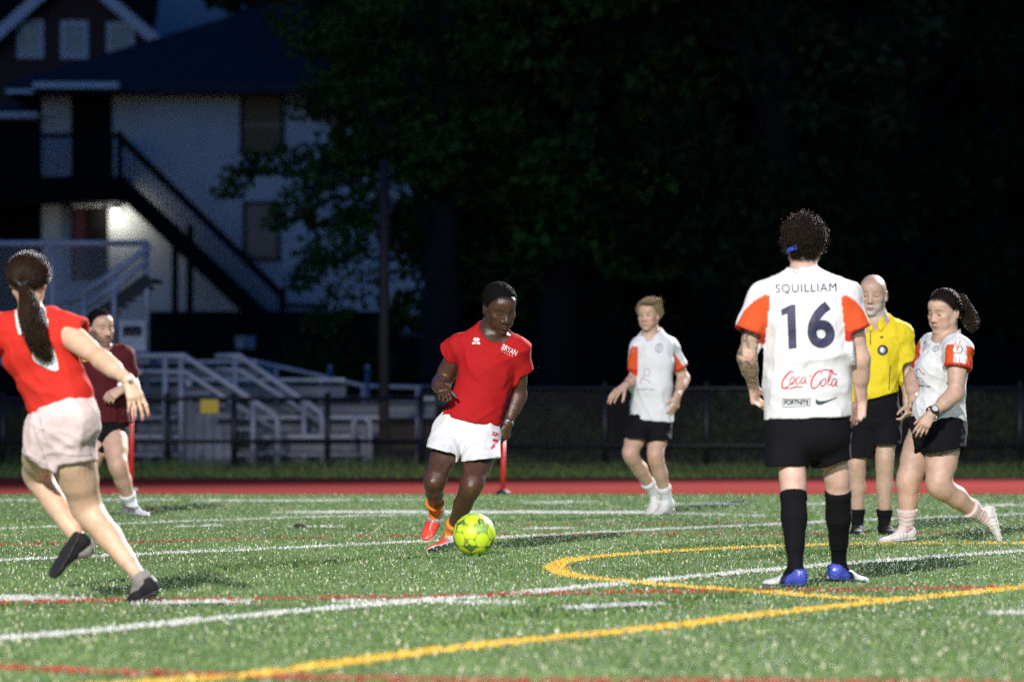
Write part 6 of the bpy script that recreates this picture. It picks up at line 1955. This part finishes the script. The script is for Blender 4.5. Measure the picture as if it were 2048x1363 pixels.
    tail = ponytail(p, [tw, w(58, 606, -.11), w(63, 645, -.13), w(74, 680, -.12), w(88, 702, -.10), w(98, 722, -.09)],
                    [.022, .030, .036, .034, .026, .008], 800, .0012, 'hair_brown', o, wave=.020, seed=6)
    mb = MB(); mb.tube([tw + np.array((-.03, -.02, .02)) - p.org, tw + np.array((.0, -.028, -.005)) - p.org, tw + np.array((.032, -.02, .015)) - p.org], .009)
    mb.build('hair_tie', MATS['rubber'], p.root, True)
    D = lambda nm, fl, m: decal(nm, fl, p.sbvh, p.root, p.d, MATS[m], parent=p.jersey)
    D('number_print', poly_flat([[(29, 616), (33, 616), (36, 640), (43, 636), (49, 646), (50, 668), (38, 669), (33, 650)]]), 'print_white')
    D('number_print', poly_flat([[(80, 618), (91, 615), (93, 634), (97, 640), (97, 658), (90, 648), (83, 634)]]), 'print_white')
    D('number_print', poly_flat([spline2([(54, 684), (62, 700), (68, 720), (82, 730), (98, 738), (116, 740), (115, 722), (108, 700), (100, 690), (80, 680), (60, 676), (54, 684)], 3)[:-1]]), 'print_white')
    Hd = lambda fl, m: decal('piping', fl, p.hbvh, p.root, p.d, MATS[m], parent=p.short)
    Hd(strokes_flat([([(64, 836), (72, 866), (86, 905), (97, 938)], 1.8)]), 'print_faint'); Hd(strokes_flat([([(80, 832), (90, 872), (112, 902), (150, 910), (184, 908)], 1.6)]), 'print_faint')
    for (u, v, dy) in ((257, 757, -.36), (240, 769, -.34)):
        c = w(u, v, dy - .03)
        Vs, Fs = uv_sphere(c - p.org, .011, 12, 8)
        obj('bracelet_bead', np_mesh('bracelet_bead', Vs, Fs), MATS['bead'], p.root)
    # ---------------- person in maroon
    p = PE['pdark']
    o, V, nv = cap_of(p, 'hair', .009, 'recede', bump=.005, bfreq=60, h=.006, mat_='hair_black')
    combed(p, o, V, nv, 1400, (0, -.10, .05), .0014, 'strand_black', length=.05, lift=.010, seed=7, stray=.012)
    decal('emblem_print', poly_flat([spline2([(164, 716), (165, 721), (169, 723), (178, 719), (172, 719.5), (168, 718), (164, 716)], 4)[:-1]]), p.sbvh, p.root, p.d, MATS['print_yellow'], parent=p.jersey)
    # ---------------- blond person
    p = PE['pfar']
    o, V, nv = cap_of(p, 'hair', .008, 'short', bump=.006, bfreq=55, h=.006, mat_='hair_blond',
                      extra=[('+', ell(wld(p, (.02, .045, .096)), np.array((.050, .042, .020)), p.M), .02)])
    combed(p, o, V, nv, 1600, (.10, -.02, .12), .0015, 'strand_blond', length=.05, lift=.008, seed=8, stray=.008)
    D = lambda nm, fl, m: decal(nm, fl, p.sbvh, p.root, p.d, MATS[m], parent=p.jersey, L=3.0)
    D('crest_print', strokes_flat([(ring_pts(1318, 696, 6.5, 9, 20, 15) + [ring_pts(1318, 696, 6.5, 9, 20, 15)[0]], 1.8), ([(1316, 690), (1320, 694), (1315, 699), (1319, 702)], 2.0)]), 'print_grey')
    D('emblem_print', poly_flat([[(1265, 704), (1267, 697), (1270, 704)]]), 'print_grey')
    D('figure_print', strokes_flat([(ring_pts(1294, 744, 6, 7, 16) + [ring_pts(1294, 744, 6, 7, 16)[0]], 1.8), ([(1290, 750), (1283, 758), (1281, 767)], 2.2), ([(1286, 757), (1295, 760), (1302, 767)], 2.0)]), 'print_faint')
    D('word_print', text_flat('SCARLET KING', 1292, 778, 4, 36, bold=.01), 'print_grey')
    # ---------------- referee
    p = PE['pref']
    D = lambda nm, fl, m, off=.0025: decal(nm, fl, p.sbvh, p.root, p.d, MATS[m], parent=p.jersey, off=off)
    D('badge', poly_flat([ring_pts(1765, 700, 10.5, 10.5, 24)]), 'print_black')
    D('badge', poly_flat([ring_pts(1765, 700, 6, 6.5, 20)]), 'print_grey', .0045)
    D('badge', poly_flat([ring_pts(1764, 699, 3, 4.5, 14)]), 'print_white', .006)
    D('emblem_print', poly_flat([[(1759, 673), (1766, 672), (1767, 676), (1764, 675), (1762, 677)]]), 'print_black')
    D('piping', strokes_flat([([(1781, 730), (1779, 750), (1778, 780)], 1.6)]), 'print_black')
    D('piping', strokes_flat([([(1704, 735), (1703, 760), (1702, 792)], 1.8)]), 'print_black')
    D('piping', strokes_flat([([(1741, 655), (1741, 672), (1741, 690)], 1.6)]), 'print_black')
    nk = p.P(p.sp['collar']); up = nrm(p.hc + p.M @ np.array((0, -.02, -.05)) - p.P(p.sp['neck']))
    cr = p.px(23) * 1.10
    L = [('+', seg(nk - up * .004, nk + up * .006, cr + .013, cr + .006), 0), ('-', seg(nk - up * .06, nk + up * .10, cr - .006, cr - .010), .003)]
    vf = nk + p.fwd * .10 - up * .01
    L += [('-', eseg(vf - up * .04, vf + up * .06, .006, .05, .040, .05, p.left), .004)]
    for x in (-1, 1):
        a = nk + p.fwd * (cr + .006) * .75 + p.left * x * .040 + up * .0
        b = nk + p.fwd * (cr + .020) + p.left * x * .034 - up * .036
        L += [('+', eseg(a, b, .017, .006, .010, .005, p.left), .008)]
    f = field_from(L, .005)
    p.emit('collar', f, MATS['jersey'], lambda V: np.tile(np.array(p.sp['shirtcol']), (len(V), 1)), p.jersey)
    # ---------------- walking person with the curly ponytail
    p = PE['pwr']
    o, V, nv = cap_of(p, 'hair', .012, 'back', bump=.004, bfreq=80, mat_='hair_dark')
    tie = (.0, -.108, .0)
    combed(p, o, V, nv, 2200, tie, .0011, 'strand_dark', lift=.006, seed=9, stray=.003)
    w = lambda u, v, dy: W(u, v, p.d + dy)
    tw = wld(p, tie)
    ponytail(p, [tw, w(1927, 612, .10), w(1936, 628, .12), w(1944, 648, .12), w(1945, 662, .12)], [.022, .028, .036, .040, .018], 420, .0012, 'hair_brown', o, wave=.020, seed=10)
    ponytail(p, [tw, w(1922, 598, .10), w(1930, 612, .10), w(1936, 622, .10)], [.020, .026, .024, .012], 160, .0012, 'hair_brown', o, wave=.014, seed=12)
    D = lambda nm, fl, m, off=.0025: decal(nm, fl, p.sbvh, p.root, p.d, MATS[m], parent=p.jersey, off=off, L=3.0)
    D('crest_print', strokes_flat([(ring_pts(1872, 697, 6.5, 4.6, 20, -35) + [ring_pts(1872, 697, 6.5, 4.6, 20, -35)[0]], 1.2), ([(1869, 699), (1873, 695), (1876, 696)], 1.4)]), 'print_grey')
    D('emblem_print', strokes_flat([([(1848, 688), (1851, 682)], 2.0)]), 'print_grey')
    D('figure_print', strokes_flat([([(1832, 742), (1838, 737), (1844, 745), (1850, 748)], 2.2), ([(1834, 754), (1842, 756), (1846, 764)], 1.6)]), 'print_pink')
    D('word_print', text_flat('SCARLET KING', 1847, 771, 4, 28, rot=-6, bold=.01), 'print_navy')
    for u in (1911, 1919):
        D('stripe_print', strokes_flat([([(u, 714), (u - .3, 724), (u - .6, 733)], 1.3)]), 'print_orange')
    D('stripe_print', strokes_flat([([(1910, 680), (1911, 688), (1915, 690), (1919, 688), (1920, 681)], 1.5)]), 'print_orange')
    D('badge', poly_flat([ring_pts(1915, 699, 9.5, 9.5, 24)]), 'print_white')
    D('badge', strokes_flat([(ring_pts(1915, 699, 9, 9, 24)[8:16], 1.5), (ring_pts(1915, 699, 9, 9, 24)[-4:] + ring_pts(1915, 699, 9, 9, 24)[:4], 1.5)]), 'print_green', .0045)
    D('badge', text_flat('7', 1915.5, 697, 9, 7, bold=.06), 'print_orange', .0045)
    D('badge', strokes_flat([([(1911, 704.5), (1920, 704.5)], 1.6)]), 'print_red', .0045)
    b, c, ax = wrist_band(p, 'L', 'wrist_watch', -.016, .042, .009, 'rubber')
    cdir = nrm(np.array((-.05, -.95, .30))); cdir = nrm(cdir - ax * (cdir @ ax))
    disc('watch_case', c + cdir * .044, cdir, .026, .012, 'rubber', b, p.org)
    disc('watch_face', c + cdir * .0515, cdir, .019, .003, 'watch_face', b, p.org)
    sk = lambda q, fl: decal('sock_print', fl, p.J[q + 'sockbvh'], p.root, p.d, MATS['print_pink'], L=3.0)
    sk('R', strokes_flat([([(1811, 1051), (1816, 1054), (1812, 1058)], 1.5), ([(1816, 1050), (1821, 1056), (1816, 1062), (1814, 1058)], 1.5), ([(1811, 1062), (1815, 1064)], 1.3)]))
PEOPLE = {}
for k in SPECS: PEOPLE[k] = build_spec(k)
add_details(PEOPLE)
